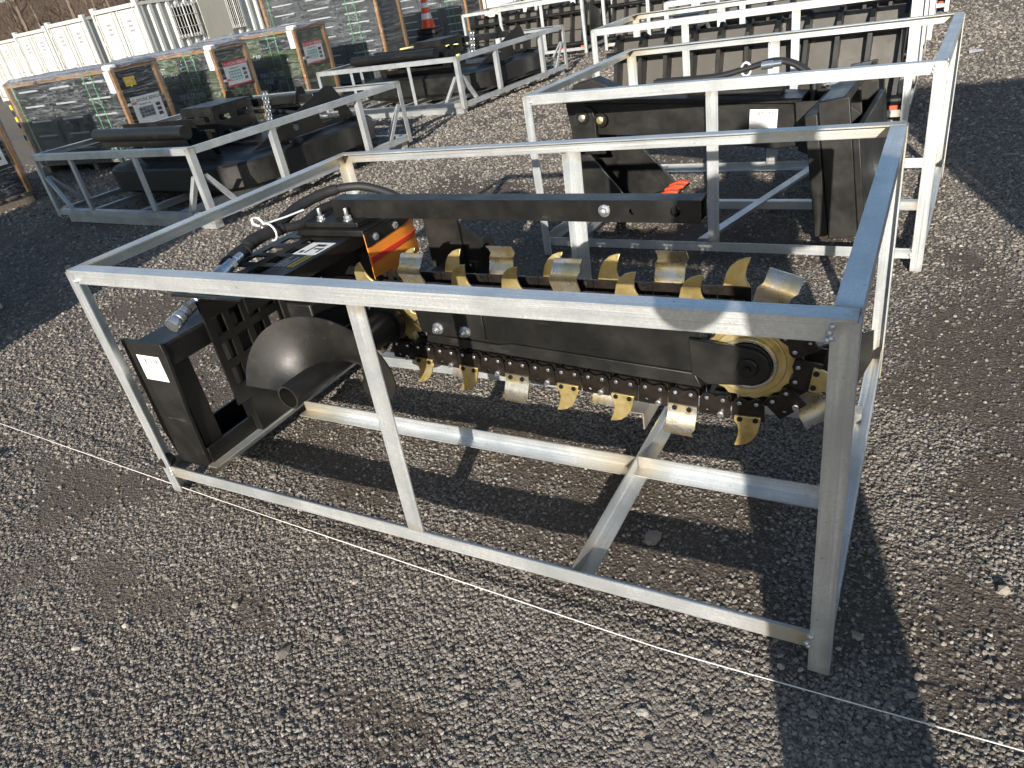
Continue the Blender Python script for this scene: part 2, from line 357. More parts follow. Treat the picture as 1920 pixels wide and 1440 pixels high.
# ------------------------------------------------------------------ trenching attachment crate
X_, Y_, Z_ = Vector((1, 0, 0)), Vector((0, 1, 0)), Vector((0, 0, 1))
def crate_box(root, L, W, H, mids_front=(), mids_back=(), leg=.04, zb=.105, seeds=True):
    e = .002; r = rnd.random
    for x, sx in ((0, 1), (L, -1)):
        for y, sy in ((0, 1), (W, -1)):
            angle('post', (x, y, 0), (x, y, H - .006), X_ * sx, Y_ * sy, root, leg, seed=.9 if y > 0 else .25 * r())
    for y, sy in ((e, 1), (W - e, -1)):
        angle('top_rail', (.005, y, H), (L - .005, y, H), Y_ * sy, -Z_, root, leg, seed=1. if y > .1 else .2)
        angle('bottom_rail', (.041, y, zb - leg), (L - .041, y, zb - leg), Y_ * sy, Z_, root, leg, seed=r())
    for x, sx in ((e, 1), (L - e, -1)):
        angle('top_rail', (x, leg + .004, H - .0005), (x, W - leg - .004, H - .0005), X_ * sx, -Z_, root, leg, seed=r())
        angle('bottom_rail', (x, .041, zb - leg), (x, W - .041, zb - leg), X_ * sx, Z_, root, leg, seed=r())
    for x0, x1 in mids_front: angle('post', (x0, e, zb + .001), (x1, e, H - leg), X_, Y_, root, leg + .008, seed=.25)
    for x0, x1 in mids_back: angle('post', (x0, W - e, zb + .001), (x1, W - e, H - leg), X_, -Y_, root, leg + .008, seed=.2)
    weld(root, [(x, y, z) for x in (leg, L - leg) for y in (0, W) for z in (H - .02, zb - .02)])
CL, CW, CH = 2.0, 1.213, .78
crate = thing('shipping_crate', 'galvanised angle iron crate around the trencher in the foreground', 'crate', group='galvanised steel crates')
crate_box(crate, CL, CW, CH, ((.995, 1.012),), ((.975, .99),))
angle('cross_bar', (.165, .05, .1), (.165, CW - .05, .1), X_, -Z_, crate, .04, seed=.7)
angle('cross_bar', (1.45, .006, .062), (1.45, CW - .05, .062), X_, Z_, crate, .04, seed=.9)
angle('floor_rail', (.208, .455, .06), (1.447, .455, .06), -Y_, Z_, crate, .04, seed=1.)
angle('floor_rail', (1.456, .455, .064), (1.955, .455, .064), -Y_, Z_, crate, .04, seed=.5)
angle('floor_rail', (.21, .80, .1), (1.975, .80, .1), Y_, -Z_, crate, .04, seed=.3)
angle('boom_rest', (1.436, .57, .165), (1.436, .78, .165), -X_, -Z_, crate, .055, seed=.8)
# ------------------------------------------------------------------ chain trencher
def hexbolt(mb, p, d, r=.012, h=.010, mi=0, stud=0, smi=None):
    p = Vector(p); d = Vector(d).normalized()
    mb.lathe([(r * 1.35, 0), (r * 1.35, .002)], p, d, 16, mi)
    mb.lathe([(r, .0021), (r, h * .85), (r * .86, h)], p, d, 6, mi)
    if stud: mb.lathe([(r * .55, h), (r * .55, h + stud * .9), (r * .45, h + stud)], p, d, 10, mi if smi is None else smi)
tr = thing('trencher', 'black chain trencher attachment with gold digging teeth inside the front crate', 'trencher')
xz = lambda y: (lambda a, b, t: (a, t, b))
# quick attach frame
mb = MB().prism([(.005, .535), (.19, .535), (.195, .50), (.172, .30), (.165, .115), (.165, .085), (.03, .085), (.0, .2)], lambda a, b, t: (a, t, b), .055, .067); ep = mb.build('end_plate', 'black2', tr, bevel=.0015)
mb = MB().prism([(.005, .535), (.19, .535), (.195, .50), (.165, .30), (.165, .085), (.03, .085), (.0, .2)], lambda a, b, t: (a, t, b), 1.133, 1.145); mb.build('end_plate', 'black2', tr, bevel=.0015)
MB().box(.05, .188, .068, 1.132, .455, .528).build('top_beam', 'black', tr, bevel=.006)
mb = MB(); mb.box(.16, .172, .068, 1.132, .09, .155); mb.box(.03, .159, .068, 1.132, .092, .100); mb.box(.03, .042, .068, 1.132, .101, .17); mb.build('bottom_channel', 'black', tr, bevel=.002)
for y in (.125, .42, 1.05):
    mb = MB().box(.09, .158, y - .05 if y < .2 else y - .045, y + .02 if y < .2 else y + .045, .102, .454); mb.build('upright', 'black', tr, bevel=.004)
MB().box(.145, .2, .26, .40, .10, .47).build('upright', 'black', tr, bevel=.004)
# latch pin at the foot
MB().lathe([(.006, 0), (.021, .001), (.021, .03), (.008, .031)], (.012, .03, .115), (.35, -1, 0), 14).build('latch_pin', 'black2', tr, smooth=40)
# perforated guard panel and step deck
def holes(lo, hi, n, hw):
    p = (hi - lo) / n; g = [lo]
    for i in range(n): c = lo + p * (i + .5); g += [c - hw / 2, c + hw / 2]
    return g + [hi]
us = [.205] + [q for k in range(7) for q in (.25 + .068 * k - .0225, .25 + .068 * k + .0225)] + [.70]; vs = [.238, .299, .361, .386, .448, .474, .536, .60]
mb = MB().perf(lambda a, b, t: (.205 + t, a, b), us, vs, [(i, j) for i in range(1, 15, 2) for j in range(1, 7, 2)], .008); mb.build('guard_panel', 'black', tr)
us = [.105, .142, .204, .244, .306, .405]; vs = [.205] + [q for k in range(7) for q in (.245 + .083 * k - .027, .245 + .083 * k + .027)] + [.80]
mb = MB().perf(lambda a, b, t: (a, b, .614 + t), us, vs, [(i, j) for i in (1, 3) for j in range(1, 15, 2)], .007)
mb.box(.105, .405, .8001, .86, .614, .621)
mb.box(.4055, .413, .215, .86, .575, .621);
deck = mb.build('step_deck', 'black', tr)
mb = MB().prism([(.205, .60), (.205, .565), (.225, .565), (.262, .60), (.262, .612), (.25, .612)], lambda a, b, t: (t, a, b), .2055, .2128); mb.build('gusset', 'black', tr)
# warning decal on the deck, read from the far side
dk = MB().box(.292, .393, .541, .645, .6212, .6216, 0).box(.292, .393, .437, .5405, .6212, .6216, 1).box(.362, .391, .44, .538, .6217, .6220, 2)
dk.box(.305, .32, .555, .575, .6217, .622, 3).box(.33, .338, .555, .63, .6217, .622, 3).box(.345, .375, .585, .595, .6217, .622, 3).box(.338, .372, .61, .628, .6217, .622, 3).box(.375, .383, .56, .60, .6217, .622, 3)
dk.build('warning_decal', ['white', 'navy', 'yellow', 'ink'], deck)
text('WARNING', .018, 'lettering', 'ink', deck, plane_frame((.384, .443, .6222), Y_, -X_), .0002)
for k, t_ in enumerate(('PINCH POINT', 'HAZARD', 'Keep hands clear')): text(t_, .0125, 'lettering', 'white', deck, plane_frame((.350 - k * .017, .442, .6218), Y_, -X_), .0002)
# mount plates, bolts and the square bar on top
MB().box(.175, .466, .70, .90, .6225, .643).build('mount_plate', 'black', tr, bevel=.003)
MB().box(.195, .43, .725, .885, .6435, .662).build('mount_plate', 'black', tr, bevel=.003)
for x, y in ((.25, .752), (.37, .752), (.40, .865), (.30, .865)):
    mb = MB(); hexbolt(mb, (x, y, .662), Z_, .013, .016, 0, .026); mb.build('bolt', 'zinc', tr, smooth=35)
TB = Matrix.Translation((.294, .775, .663)) @ Matrix.Rotation(R(.75), 4, 'Y')
s_, w_, Lb = .062, .005, 1.262
mb = MB()
o_ = [(0, 0), (s_, 0), (s_, s_), (0, s_)]; i_ = [(w_, w_), (s_ - w_, w_), (s_ - w_, s_ - w_), (w_, s_ - w_)]
cir = lambda c, r, n=14: [(c[0] + r * math.cos(6.2832 * k / n), c[1] + r * math.sin(6.2832 * k / n)) for k in range(n)]
mb.plate([(0, .001), (Lb, .001), (Lb, s_ - .001), (0, s_ - .001)], [cir((1.075, .031), .0085), cir((1.195, .031), .014)], lambda a, b, t: (a, t, b), 0, w_)
mb.plate([(0, .001), (Lb, .001), (Lb, s_ - .001), (0, s_ - .001)], [cir((1.075, .031), .0085), cir((1.195, .031), .014)], lambda a, b, t: (a, t, b), s_ - w_, s_)
mb.box(0, Lb, .0005, s_ - .0005, s_ - w_, s_); mb.box(0, Lb, .0005, s_ - .0005, 0, w_); mb.box(0, .004, w_ + .0005, s_ - w_ - .0005, w_ + .0005, s_ - w_ - .0005)
tb = mb.build('top_bar', 'black', tr); tb.matrix_local = TB
mb = MB(); hexbolt(mb, (.995, -.0005, .033), -Y_, .013, .014, 0, .006); b_ = mb.build('bolt', 'zinc', tb, smooth=35)
# orange deflector flap
def flap(y0, y1, z0, z1, dx=0):
    n = 10; V = []; F = []
    for i in range(n + 1):
        f = i / n; y = y0 + (y1 - y0) * f; x = .480 + dx - .025 * max(0, f - .72) ** 1.3 / .28
        V += [(x, y, z0 + .012 * f), (x, y, z1), (x - .005, y, z0 + .012 * f), (x - .005, y, z1)]
    for i in range(n):
        a = i * 4; b = a + 4
        F += [(a, b, b + 1, a + 1), (a + 2, a + 3, b + 3, b + 2), (a + 1, b + 1, b + 3, a + 3), (a, a + 2, b + 2, b)]
    F += [(0, 1, 3, 2), (n * 4, n * 4 + 2, n * 4 + 3, n * 4 + 1)]
    return V, F
V, F = flap(.69, .972, .460, .634); fl = MB().add(V, F).build('deflector_flap', 'orange', tr, smooth=30)
V, F = flap(.687, .975, .590, .640, .0055); cs = MB().add(V, F).build('clamp_strip', 'black', fl, smooth=30)
V, F = flap(.69, .972, .533, .553, .0052); MB().add(V, F).build('stripe', 'red', fl, smooth=30)
for y in (.735, .845): mb = MB(); hexbolt(mb, (.486, y, .612), X_, .010, .009); mb.build("bolt", "zinc", fl, smooth=35)
# hoses and couplers
def coupler(p, d, nm='coupler'):
    mb = MB(); mb.lathe([(.014, 0), (.022, .001), (.0235, .004), (.0235, .022), (.0205, .025), (.0205, .030), (.022, .032), (.022, .048), (.018, .051), (.019, .060), (.019, .074), (.015, .076)], p, d, 24)
    mb.lathe([(.0195, .0765), (.0195, .100)], p, d, 6); mb.lathe([(.014, .1002), (.014, .114), (.0165, .116), (.0165, .150)], p, d, 18)
    return mb.build(nm, 'zinc', tr, smooth=35)
def spline(pts, n=10):
    pts = [Vector(p) for p in pts]; out = []
    for i in range(len(pts) - 1):
        a, b, c, d = pts[max(i - 1, 0)], pts[i], pts[i + 1], pts[min(i + 2, len(pts) - 1)]
        for k in range(n):
            t = k / n; out.append(.5 * ((2 * b) + (c - a) * t + (2 * a - 5 * b + 4 * c - d) * t * t + (3 * b - a - 3 * c + d) * t ** 3))
    return out + [pts[-1]]
d1 = Vector((-.01, .123, .03)).normalized(); c1 = Vector((.163, .128, .555)); coupler(c1, d1)
d2 = Vector((-.06, .2, .02)).normalized(); c2 = Vector((.178, .325, .625)); coupler(c2, d2)
e1 = c1 + d1 * .145; e2 = c2 + d2 * .145
h1 = spline([e1, e1 + d1 * .06, (.13, .42, .638), (.115, .54, .652), (.12, .66, .668), (.112, .80, .695), (.17, .93, .712), (.27, 1.0, .70), (.40, 1.02, .64), (.42, 1.0, .55)])
h2 = spline([e2, e2 + d2 * .04, (.118, .545, .66), (.13, .64, .662), (.165, .74, .652), (.16, .86, .665), (.2, .98, .66), (.33, 1.04, .63), (.36, 1.02, .5)])
MB().tube(h1, .0155, 14).build('hydraulic_hose', 'rubber', tr, smooth=60)
MB().tube(h2, .0165, 14).build('hydraulic_hose', 'rubber', tr, smooth=60)
sl = h1[18:62]; MB().tube(sl, [.0195 + .0007 * math.sin(i * 1.7) for i in range(len(sl))], 14).build('hose_sleeve', 'rubber', tr, smooth=60)
sl = h2[10:34]; MB().tube(sl, [.0215 + .0008 * math.sin(i * 1.3) for i in range(len(sl))], 14).build('hose_sleeve', 'rubber', tr, smooth=60)
q = Vector((.125, .625, .664))
loop = [q + Vector((.042 * math.cos(a), -.01 * math.cos(a), .030 * math.sin(a))) for a in [i * 6.2832 / 18 for i in range(19)]]
mb = MB().tube(loop, .0035, 6, cap=False); mb.tube(spline([q + Vector((-.02, .005, .028)), (.085, .63, .71), (.08, .61, .715), (.09, .6, .70), (.105, .61, .69)]), .0042, 6)
mb.tube([q + Vector((-.0, .0, .03)), (.14, .70, .690), (.155, .775, .690)], .004, 6); mb.build('cable_tie', 'plastic', tr, smooth=60)
# drive housing, motor and shaft
mb = MB().box(.30, .42, .43, .66, .36, .50); mb.build('drive_housing', 'black2', tr, bevel=.006)
MB().box(.31, .318, .41, .429, .30, .60).build('rib', 'black2', tr)
MB().box(.215, .40, .705, .725, .30, .613).build('side_plate', 'black', tr)
MB().box(.22, .47, .88, .90, .22, .613).build('side_plate', 'black', tr)
MB().lathe([(.03, 0), (.065, .004), (.065, .14), (.05, .145), (.05, .22), (.035, .224)], (.60, .725, .39), Y_, 24).build('hydraulic_motor', 'black', tr, smooth=35)
MB().lathe([(.02, 0), (.05, .001), (.05, .11), (.062, .112), (.062, .14), (.04, .142)], (.60, .43, .39), Y_, 24).build('shaft_hub', 'dark', tr, smooth=35)
DC, NC, DR, NR = (.60, .39), (1.718, .353), .087, .12
def gear(c, ro, ri, n, y0, y1, name, m, bore=.03):
    pts = []
    for k in range(n * 4):
        a = 6.2832 * k / (n * 4); r = (ro, ro, ri, ri)[k % 4]; pts.append((c[0] + r * math.cos(a), c[1] + r * math.sin(a)))
    return MB().plate(pts, [cir(c, bore, 20)], lambda a, b, t: (a, t, b), y0, y1).build(name, m, tr, bevel=.003)
gear(DC, .098, .072, 11, .605, .632, 'drive_sprocket', 'gold')
nose = MB().plate([(NC[0] + (.112 if k % 2 else .106) * math.cos(6.2832 * k / 40), NC[1] + (.112 if k % 2 else .106) * math.sin(6.2832 * k / 40)) for k in range(40)], [cir(NC, .05, 24)], lambda a, b, t: (a, t, b), .592, .632).build('nose_roller', 'gold', tr, bevel=.002)
MB().plate(cir(NC, .092, 40), [cir(NC, .07, 40)], lambda a, b, t: (a, t, b), .586, .5915).build('ring', 'gold', nose, bevel=.002)
MB().plate(cir(NC, .072, 40), [cir(NC, .062, 40)], lambda a, b, t: (a, t, b), .575, .5855).build('ring', 'cup', nose, bevel=.002)
MB().lathe([(.06, 0), (.06, .03), (.045, .032)], (NC[0], .604, NC[1]), -Y_, 28).build('hub', 'dark', nose, smooth=35)
# auger
mb = MB(); mb.lathe([(.030, 0), (.036, 0), (.036, .34), (.030, .34)], (.60, .095, .39), Y_, 28)
mb.lathe([(.0295, .002), (.0298, .30), (.029, .302)], (.60, .095, .39), Y_, 24); mb.f = [q for q in mb.f if len(q) < 10]; mb.m = mb.m[:len(mb.f)]
aug = mb.build('auger_shaft', 'black2', tr, smooth=50)
V = []; F = []; n = 48
for i in range(n + 1):
    f = i / n; a = math.pi - f * R(285); y = .118 + .30 * f; ro = .188
    for k in range(7):
        r_ = .034 + (ro - .034) * k / 6
        for d in (0, .005): V.append((.60 + r_ * math.cos(a), y + d, .39 + r_ * math.sin(a)))
for i in range(n):
    for k in range(6):
        a = i * 14 + k * 2; b = a + 14
        F += [(a, a + 2, b + 2, b), (a + 1, b + 1, b + 3, a + 3)]
    a = i * 14; b = a + 14; F += [(a + 12, a + 13, b + 13, b + 12), (a, b, b + 1, a + 1)]
for a in (0, n * 14):
    for k in range(6): F.append((a + 2 * k, a + 2 * k + 1, a + 2 * k + 3, a + 2 * k + 2))
MB().add(V, F).build('auger_flight', 'black2', aug, smooth=40)
# boom
pz = lambda x: .303 - .0635 * (x - .68)
mb = MB().prism([(.69, .45), (1.60, .43), (1.60, .36), (1.585, pz(1.585) + .058), (1.03, pz(1.03) + .056), (.985, pz(.985) + .046), (.70, pz(.7) + .046)], lambda a, b, t: (a, t, b), .592, .652)
mb.prism([(.72, pz(.72) + .0455), (.98, pz(.98) + .0455), (1.03, pz(1.03) + .0555), (1.58, pz(1.58) + .0575), (1.60, pz(1.6) + .017), (.72, pz(.72) + .017)], lambda a, b, t: (a, t - (pz(a) + .056 - b) * .12, b), .5895, .6515)
boom = mb.build('boom', 'black', tr, bevel=.003)
mb = MB().prism([(1.575, .418), (1.72, .405)] + [(1.72 + .055 * math.cos(a), .352 + .053 * math.sin(a)) for a in [math.pi / 2 - i * math.pi / 10 for i in range(11)]] + [(1.62, .29), (1.578, .318)], lambda a, b, t: (a, t, b), .562, .574)
np_ = mb.build('nose_plate', 'black', boom, bevel=.003)
mb = MB().lathe([(.026, 0), (.026, .005), (.022, .008)], (1.722, .5615, .352), -Y_, 24).lathe([(.010, .008), (.010, .016)], (1.722, .5615, .352), -Y_, 6); mb.build('pivot_cap', 'dark', boom, smooth=35)
MB().box(.735, .945, .585, .5915, .345, .435).build('tension_plate', 'black', boom, bevel=.002)
for x, z in ((.775, .372), (.875, .368)):
    mb = MB(); hexbolt(mb, (x, .5845, z), -Y_, .0145, .016, 0, .008); mb.build('bolt', 'zinc', boom, smooth=35)
# chain path
ang0 = math.atan2(NC[1] - DC[1], NC[0] - DC[0]); D_ = math.hypot(NC[0] - DC[0], NC[1] - DC[1]); al = math.acos((DR - NR) / D_)
def pc(c, r, a): return (c[0] + r * math.cos(a), c[1] + r * math.sin(a))
aT = ang0 + al; aB = ang0 - al
T0, T1, B0, B1 = pc(DC, DR, aT), pc(NC, NR, aT), pc(NC, NR, aB), pc(DC, DR, aB)
Lt = math.dist(T0, T1); La = NR * (aT - aB); Lb_ = math.dist(B0, B1); Ld = DR * (2 * math.pi - (aT - aB)); TOT = Lt + La + Lb_ + Ld
NL = round(TOT / .0845); P2 = TOT / NL
def path(s):
    s %= TOT
    if s < Lt: f = s / Lt; return (T0[0] + (T1[0] - T0[0]) * f, T0[1] + (T1[1] - T0[1]) * f)
    s -= Lt
    if s < La: return pc(NC, NR, aT - s / NR)
    s -= La
    if s < Lb_: f = s / Lb_; return (B0[0] + (B1[0] - B0[0]) * f, B0[1] + (B1[1] - B0[1]) * f)
    s -= Lb_; return pc(DC, DR, aB - s / DR)
def lx(s, w):                                                     # link frame: local x along travel, local z outward
    p, q = path(s - w / 2), path(s + w / 2); d = Vector((q[0] - p[0], 0, q[1] - p[1])).normalized(); o = Vector((-d.z, 0, d.x))
    X = Matrix((d, Vector((0, 1, 0)), o)).transposed().to_4x4(); X.translation = ((p[0] + q[0]) / 2, 0, (p[1] + q[1]) / 2); return X
hp = P2 / 2
# inner links and pins make the chain's own body
mb = MB()
for k in range(NL):
    X = lx((k + .5) * P2, hp * .98)
    for y0, y1 in ((.5935, .600), (.640, .6465)):
        poly = [(-hp / 2 + .012 * math.cos(a), .012 * math.sin(a)) for a in [math.pi / 2 + i * math.pi / 6 for i in range(7)]] + [(hp / 2 + .012 * math.cos(a), .012 * math.sin(a)) for a in [-math.pi / 2 + i * math.pi / 6 for i in range(7)]]
        mb.prism(poly, lambda a, b, t: X @ Vector((a, t, b)), y0, y1)
for k in range(NL * 2):
    p = path((k + .5) * hp - hp * .0 + hp * .5 * 0); mb.lathe([(.009, 0), (.009, .09)], (p[0], .575, p[1]), Y_, 8)
chain = mb.build('digging_chain', 'link', tr, smooth=40)
# side plate with rivets: pins near the inner edge, lug outward
def sideplate(y0, y1, yr, bare):
    w = .041; poly = [(-w, .052), (-w, .006), (-w + .008, -.012), (-.021, -.0145), (-.012, -.011), (.0, -.006), (.012, -.011), (.021, -.0145), (w - .008, -.012), (w, .006), (w, .052)]
    mb = MB().plate(poly, [cir((.018, .041), .0055, 10)] if bare else [], lambda a, b, t: (a, t, b), y0, y1, 0)
    d = -Y_ if yr < .6 else Y_
    for x in (-hp / 2, hp / 2): mb.lathe([(.0062, 0), (.0062, .002), (.004, .004)], (x, yr, 0), d, 10, 1)
    if bare: mb.lathe([(.0085, 0), (.0085, .008), (.0055, .009), (.0055, .016)], (-.018, yr, .041), d, 8, 2)
    else:
        for x in (-.02, .02): mb.lathe([(.0075, 0), (.0075, .004)], (x, yr - .009 if yr < .6 else yr + .009, .043), d, 6, 3)
    return mb
MATS = ['link', 'zinc', 'zinc', 'bolt']
pf_b = sideplate(.5775, .5845, .5774, True); pf_t = sideplate(.5775, .5845, .5774, False)
pb_b = sideplate(.656, .663, .6631, True); pb_t = sideplate(.656, .663, .6631, False)
def tooth_spike(side):
    # sharp fin, tip leading; side -1 front, +1 back
    poly = [(-.034, .034), (.034, .034), (.036, .052), (.031, .068), (.028, .086), (.031, .108), (.040, .138), (.024, .136), (.004, .129), (-.014, .114), (-.027, .092), (-.034, .064)]
    poly = [(a * (1 if b < .06 else .88), .034 + (b - .034) * .86) for a, b in poly]; y0 = .5770 if side < 0 else .6635; mb = MB()
    def fn(a, b, t):
        u = max(0, b - .058); return (a, y0 + side * (t * (1 - .35 * min(1, u / .09)) + .12 * u + .9 * u * u), b)
    n = len(poly); mb.prism(poly, fn, .0006, .0085)
    return mb
def tooth_cup(side):
    prof = [(0, .034), (0, .058), (.005, .068), (.012, .082), (.015, .098), (.012, .114), (.003, .130), (-.010, .143)]
    y0 = .5770 if side < 0 else .6635; V = []; F = []; k = len(prof)
    for x in (-.040, .040):
        for th in (.0006, .0062):
            for y, o in prof: V.append((x + (.010 if o > .1 else 0), y0 + side * (y + th), o))
    for i in range(k - 1):
        F += [(i, i + 1, 2 * k + i + 1, 2 * k + i), (k + i, 3 * k + i, 3 * k + i + 1, k + i + 1), (i, k + i, k + i + 1, i + 1), (2 * k + i, 2 * k + i + 1, 3 * k + i + 1, 3 * k + i)]
    F += [(0, 2 * k, 3 * k, k), (k - 1, 2 * k - 1, 4 * k - 1, 3 * k - 1)]
    return MB().add(V, F)
proto = {}
def part_from(key, fn, name, mats, **kw):
    if key not in proto: proto[key] = fn().build(name, mats, chain, **kw); return proto[key]
    c = proto[key].copy(); COL.objects.link(c); c.parent = chain; return c
off = -.036
for k in range(NL):
    X = lx(k * P2 + off, hp); front = k % 2 == 0
    a = part_from('fb' if not front else 'ft', lambda: pf_t if front else pf_b, 'link_plate', MATS, smooth=35); a.matrix_local = X
    a = part_from('bb' if front else 'bt', lambda: pb_b if front else pb_t, 'link_plate', MATS, smooth=35); a.matrix_local = X
    cup = (k // 2) % 3 == (1 if front else 2); s = -1 if front else 1
    a = part_from(('c' if cup else 's', s), (lambda: tooth_cup(s)) if cup else (lambda: tooth_spike(s)), 'cup_tooth' if cup else 'spike_tooth', 'cup' if cup else 'gold', bevel=.0015 if not cup else None, smooth=35); a.matrix_local = X
# trench cleaning blade on the far side
mb = MB().box(.50, .645, .985, .995, .33, .62); mb.build('cleaner_arm', 'black2', tr)
MB().prism([(.605, .585), (.725, .50), (.74, .34), (.605, .34)], lambda a, b, t: (a, t, b), 1.0, 1.01).build('cleaner_blade', 'black2', tr)
MB().add([(.726, 1.0, .5), (.741, 1.0, .34), (.84, .94, .37), (.80, .94, .55), (.726, 1.01, .5), (.741, 1.01, .34), (.84, .95, .37), (.80, .95, .55)], [(0, 1, 2, 3), (4, 7, 6, 5), (0, 3, 7, 4), (3, 2, 6, 7), (2, 1, 5, 6), (1, 0, 4, 5)]).build('cleaner_blade', 'black2', tr)
MB().tube([(.56, .93, .36), (1.05, .93, .28), (1.62, .93, .22)], .028, 4).build('cleaner_boom', 'black', tr)
MB().prism([(1.60, .14), (1.88, .13), (1.955, .17), (1.985, .25), (1.982, .335), (1.93, .31), (1.80, .25), (1.60, .24)], lambda a, b, t: (a, t + (a - 1.6) * .0, b), .84, .85).build('cleaner_shoe', 'black2', tr)
# inventory sticker on the end plate
def sticker(parent, X, w, h, code):
    st = MB().add([(0, 0, 0), (w, 0, 0), (w, h, 0), (0, h, 0)], [(0, 1, 2, 3)]).build('sticker', 'white', parent); st.matrix_local = X
    L_ = MB()
    for y, x0, x1 in ((.60, .04, .96), (.12, .06, .35), (.12, .45, .7)): L_.box(w * x0, w * x1, h * y - h * .012, h * y + h * .012, .0003, .0006)
    L_.build('lettering', 'grey_ink', parent).matrix_local = X
    text(code, h * .26, 'lettering', 'ink', parent, X @ Matrix.Translation((w * .28, h * .70, .0004)), .0002)
    text('LOT', h * .13, 'lettering', 'grey_ink', parent, X @ Matrix.Translation((w * .06, h * .40, .0004)), .0002)
sticker(ep, plane_frame((.052, .0545, .405), (1, 0, .0), Z_), .105, .085, '875-78')
# ------------------------------------------------------------------ crate with digging arm, behind the trencher
def yz(x): return lambda a, b, t: (t, a, b)
def xzf(a, b, t): return (a, t, b)
c2r = thing('shipping_crate', 'galvanised crate holding the digging arm, directly behind the trencher crate', 'crate', (.36, 2.11, 0), R(-2.2), 'galvanised steel crates')
crate_box(c2r, 1.72, 1.32, .785, ((.862, .866),), ((.82, .82),), .042, .095)
angle('cross_bar', (.18, .05, .095), (.18, 1.27, .095), X_, -Z_, c2r, .045, seed=.3)
angle('cross_bar', (.80, .05, .095), (1.08, 1.27, .095), X_, -Z_, c2r, .045, seed=.3)
angle('floor_rail', (.06, .60, .09), (1.66, .60, .09), Y_, -Z_, c2r, .04, seed=.4)
arm = thing('digging_arm', 'black digging arm with a bucket and orange teeth in the second crate', 'digging arm', (.36, 2.11, 0), R(-2.2))
y0, y1 = .46, .60
bm_ = MB().prism([(-.02, .66), (1.16, .585), (1.20, .40), (1.05, .385), (.40, .47), (.0, .50)], xzf, y0, y1); bo = bm_.build('boom', 'black2', arm, bevel=.005)
MB().prism([(-.02, .685), (1.16, .61), (1.16, .588), (-.02, .662)], xzf, y0 - .03, y1 + .03).build('top_flange', 'black', arm, bevel=.003)
for yy in (y0 - .045, y1 + .02):
    MB().prism([(.02, .50), (.05, .60), (.07, .63), (.11, .645), (.15, .625), (.165, .58), (.16, .50), (.20, .40), (.06, .40)], xzf, yy, yy + .025).build('knuckle_plate', 'black2', arm, bevel=.003)
for x, z, mm in ((.10, .59, 'cup'), (.20, .575, 'gold')):
    mb = MB().lathe([(.034, 0), (.034, .012)], (x, y0 - .046, z), -Y_, 24, 0); mb.lathe([(.018, .0125), (.018, .024), (.012, .027)], (x, y0 - .046, z), -Y_, 18, 1); mb.build('pivot_pin', ['dark', mm], arm, smooth=35)
mb = MB().prism([(-.02, .66), (.22, .645), (.26, .70), (.14, .76), (.03, .74)], xzf, y0 + .02, y1 - .02); mb.build('link_block', 'black2', arm, bevel=.004)
# bucket: side cheeks, curved back, lip and teeth
bk = [(.10, .43), (.02, .33), (-.01, .2), (.06, .1), (.2, .06), (.42, .13), (.46, .17), (.17, .42)]
cheeks = []
for yy in (.30, .72): cheeks.append(MB().prism([(.10, .43), (.02, .33), (-.01, .2), (.06, .1), (.2, .06), (.42, .12), (.17, .43)], xzf, yy, yy + .012).build('bucket_cheek', 'black2', arm, bevel=.002))
mb = MB(); prof = [(.10, .43), (.02, .33), (-.01, .2), (.06, .1), (.2, .06), (.44, .12)]
for (a, b), (c, d) in zip(prof, prof[1:]): mb.add([(a, .312, b), (c, .312, d), (c, .72, d), (a, .72, b), (a + .01, .312, b + .008), (c + .01, .312, d + .008), (c + .01, .72, d + .008), (a + .01, .72, b + .008)], [(0, 1, 2, 3), (4, 7, 6, 5), (0, 4, 5, 1), (2, 6, 7, 3), (0, 3, 7, 4), (1, 5, 6, 2)])
shell = mb.build('bucket_shell', 'black2', arm)
MB().prism([(.12, .43), (.20, .44), (.47, .15), (.43, .115)], xzf, .718, .74).build('bucket_side_strip', 'black2', arm, bevel=.002)
for yy in (.33, .43, .53, .63, .70):
    MB().prism([(.43, .12), (.49, .140), (.545, .158), (.548, .168), (.50, .175), (.44, .155)], xzf, yy - .018, yy + .018).build('tooth', 'redorange', arm, bevel=.004)
# link cylinder and hoses on top
mb = MB().lathe([(.04, 0), (.045, .003), (.045, .44), (.03, .445)], (.62, .545, .655), (1, 0, -.10), 20); mb.build('hydraulic_cylinder', 'black', arm, smooth=35)
MB().lathe([(.018, 0), (.018, .40)], (.24, .545, .69), (1, 0, -.08), 12).build('cylinder_rod', 'zinc', arm, smooth=35)
for k, dy in enumerate((0, .035)):
    MB().tube(spline([(.42, .60 + dy, .70), (.72, .60 + dy, .70), (.88, .61 + dy, .725), (1.0, .61 + dy, .745), (1.10, .60 + dy, .72), (1.18, .58 + dy, .65), (1.18, .55 + dy, .56)]), .012, 10).build('hydraulic_hose', 'rubber', arm, smooth=60)
mb = MB().lathe([(.012, 0), (.018, .002), (.018, .05), (.013, .052), (.013, .09)], (.95, .58, .735), (1, 0, .05), 12); mb.build('coupler', 'zinc', arm, smooth=35)
mb = MB().tube([(.87 + .022 * math.cos(a), .62, .72 + .03 * math.sin(a)) for a in [i * .5236 for i in range(13)]], .006, 6, cap=False); mb.build('cable_tie', 'plastic', arm, smooth=60)
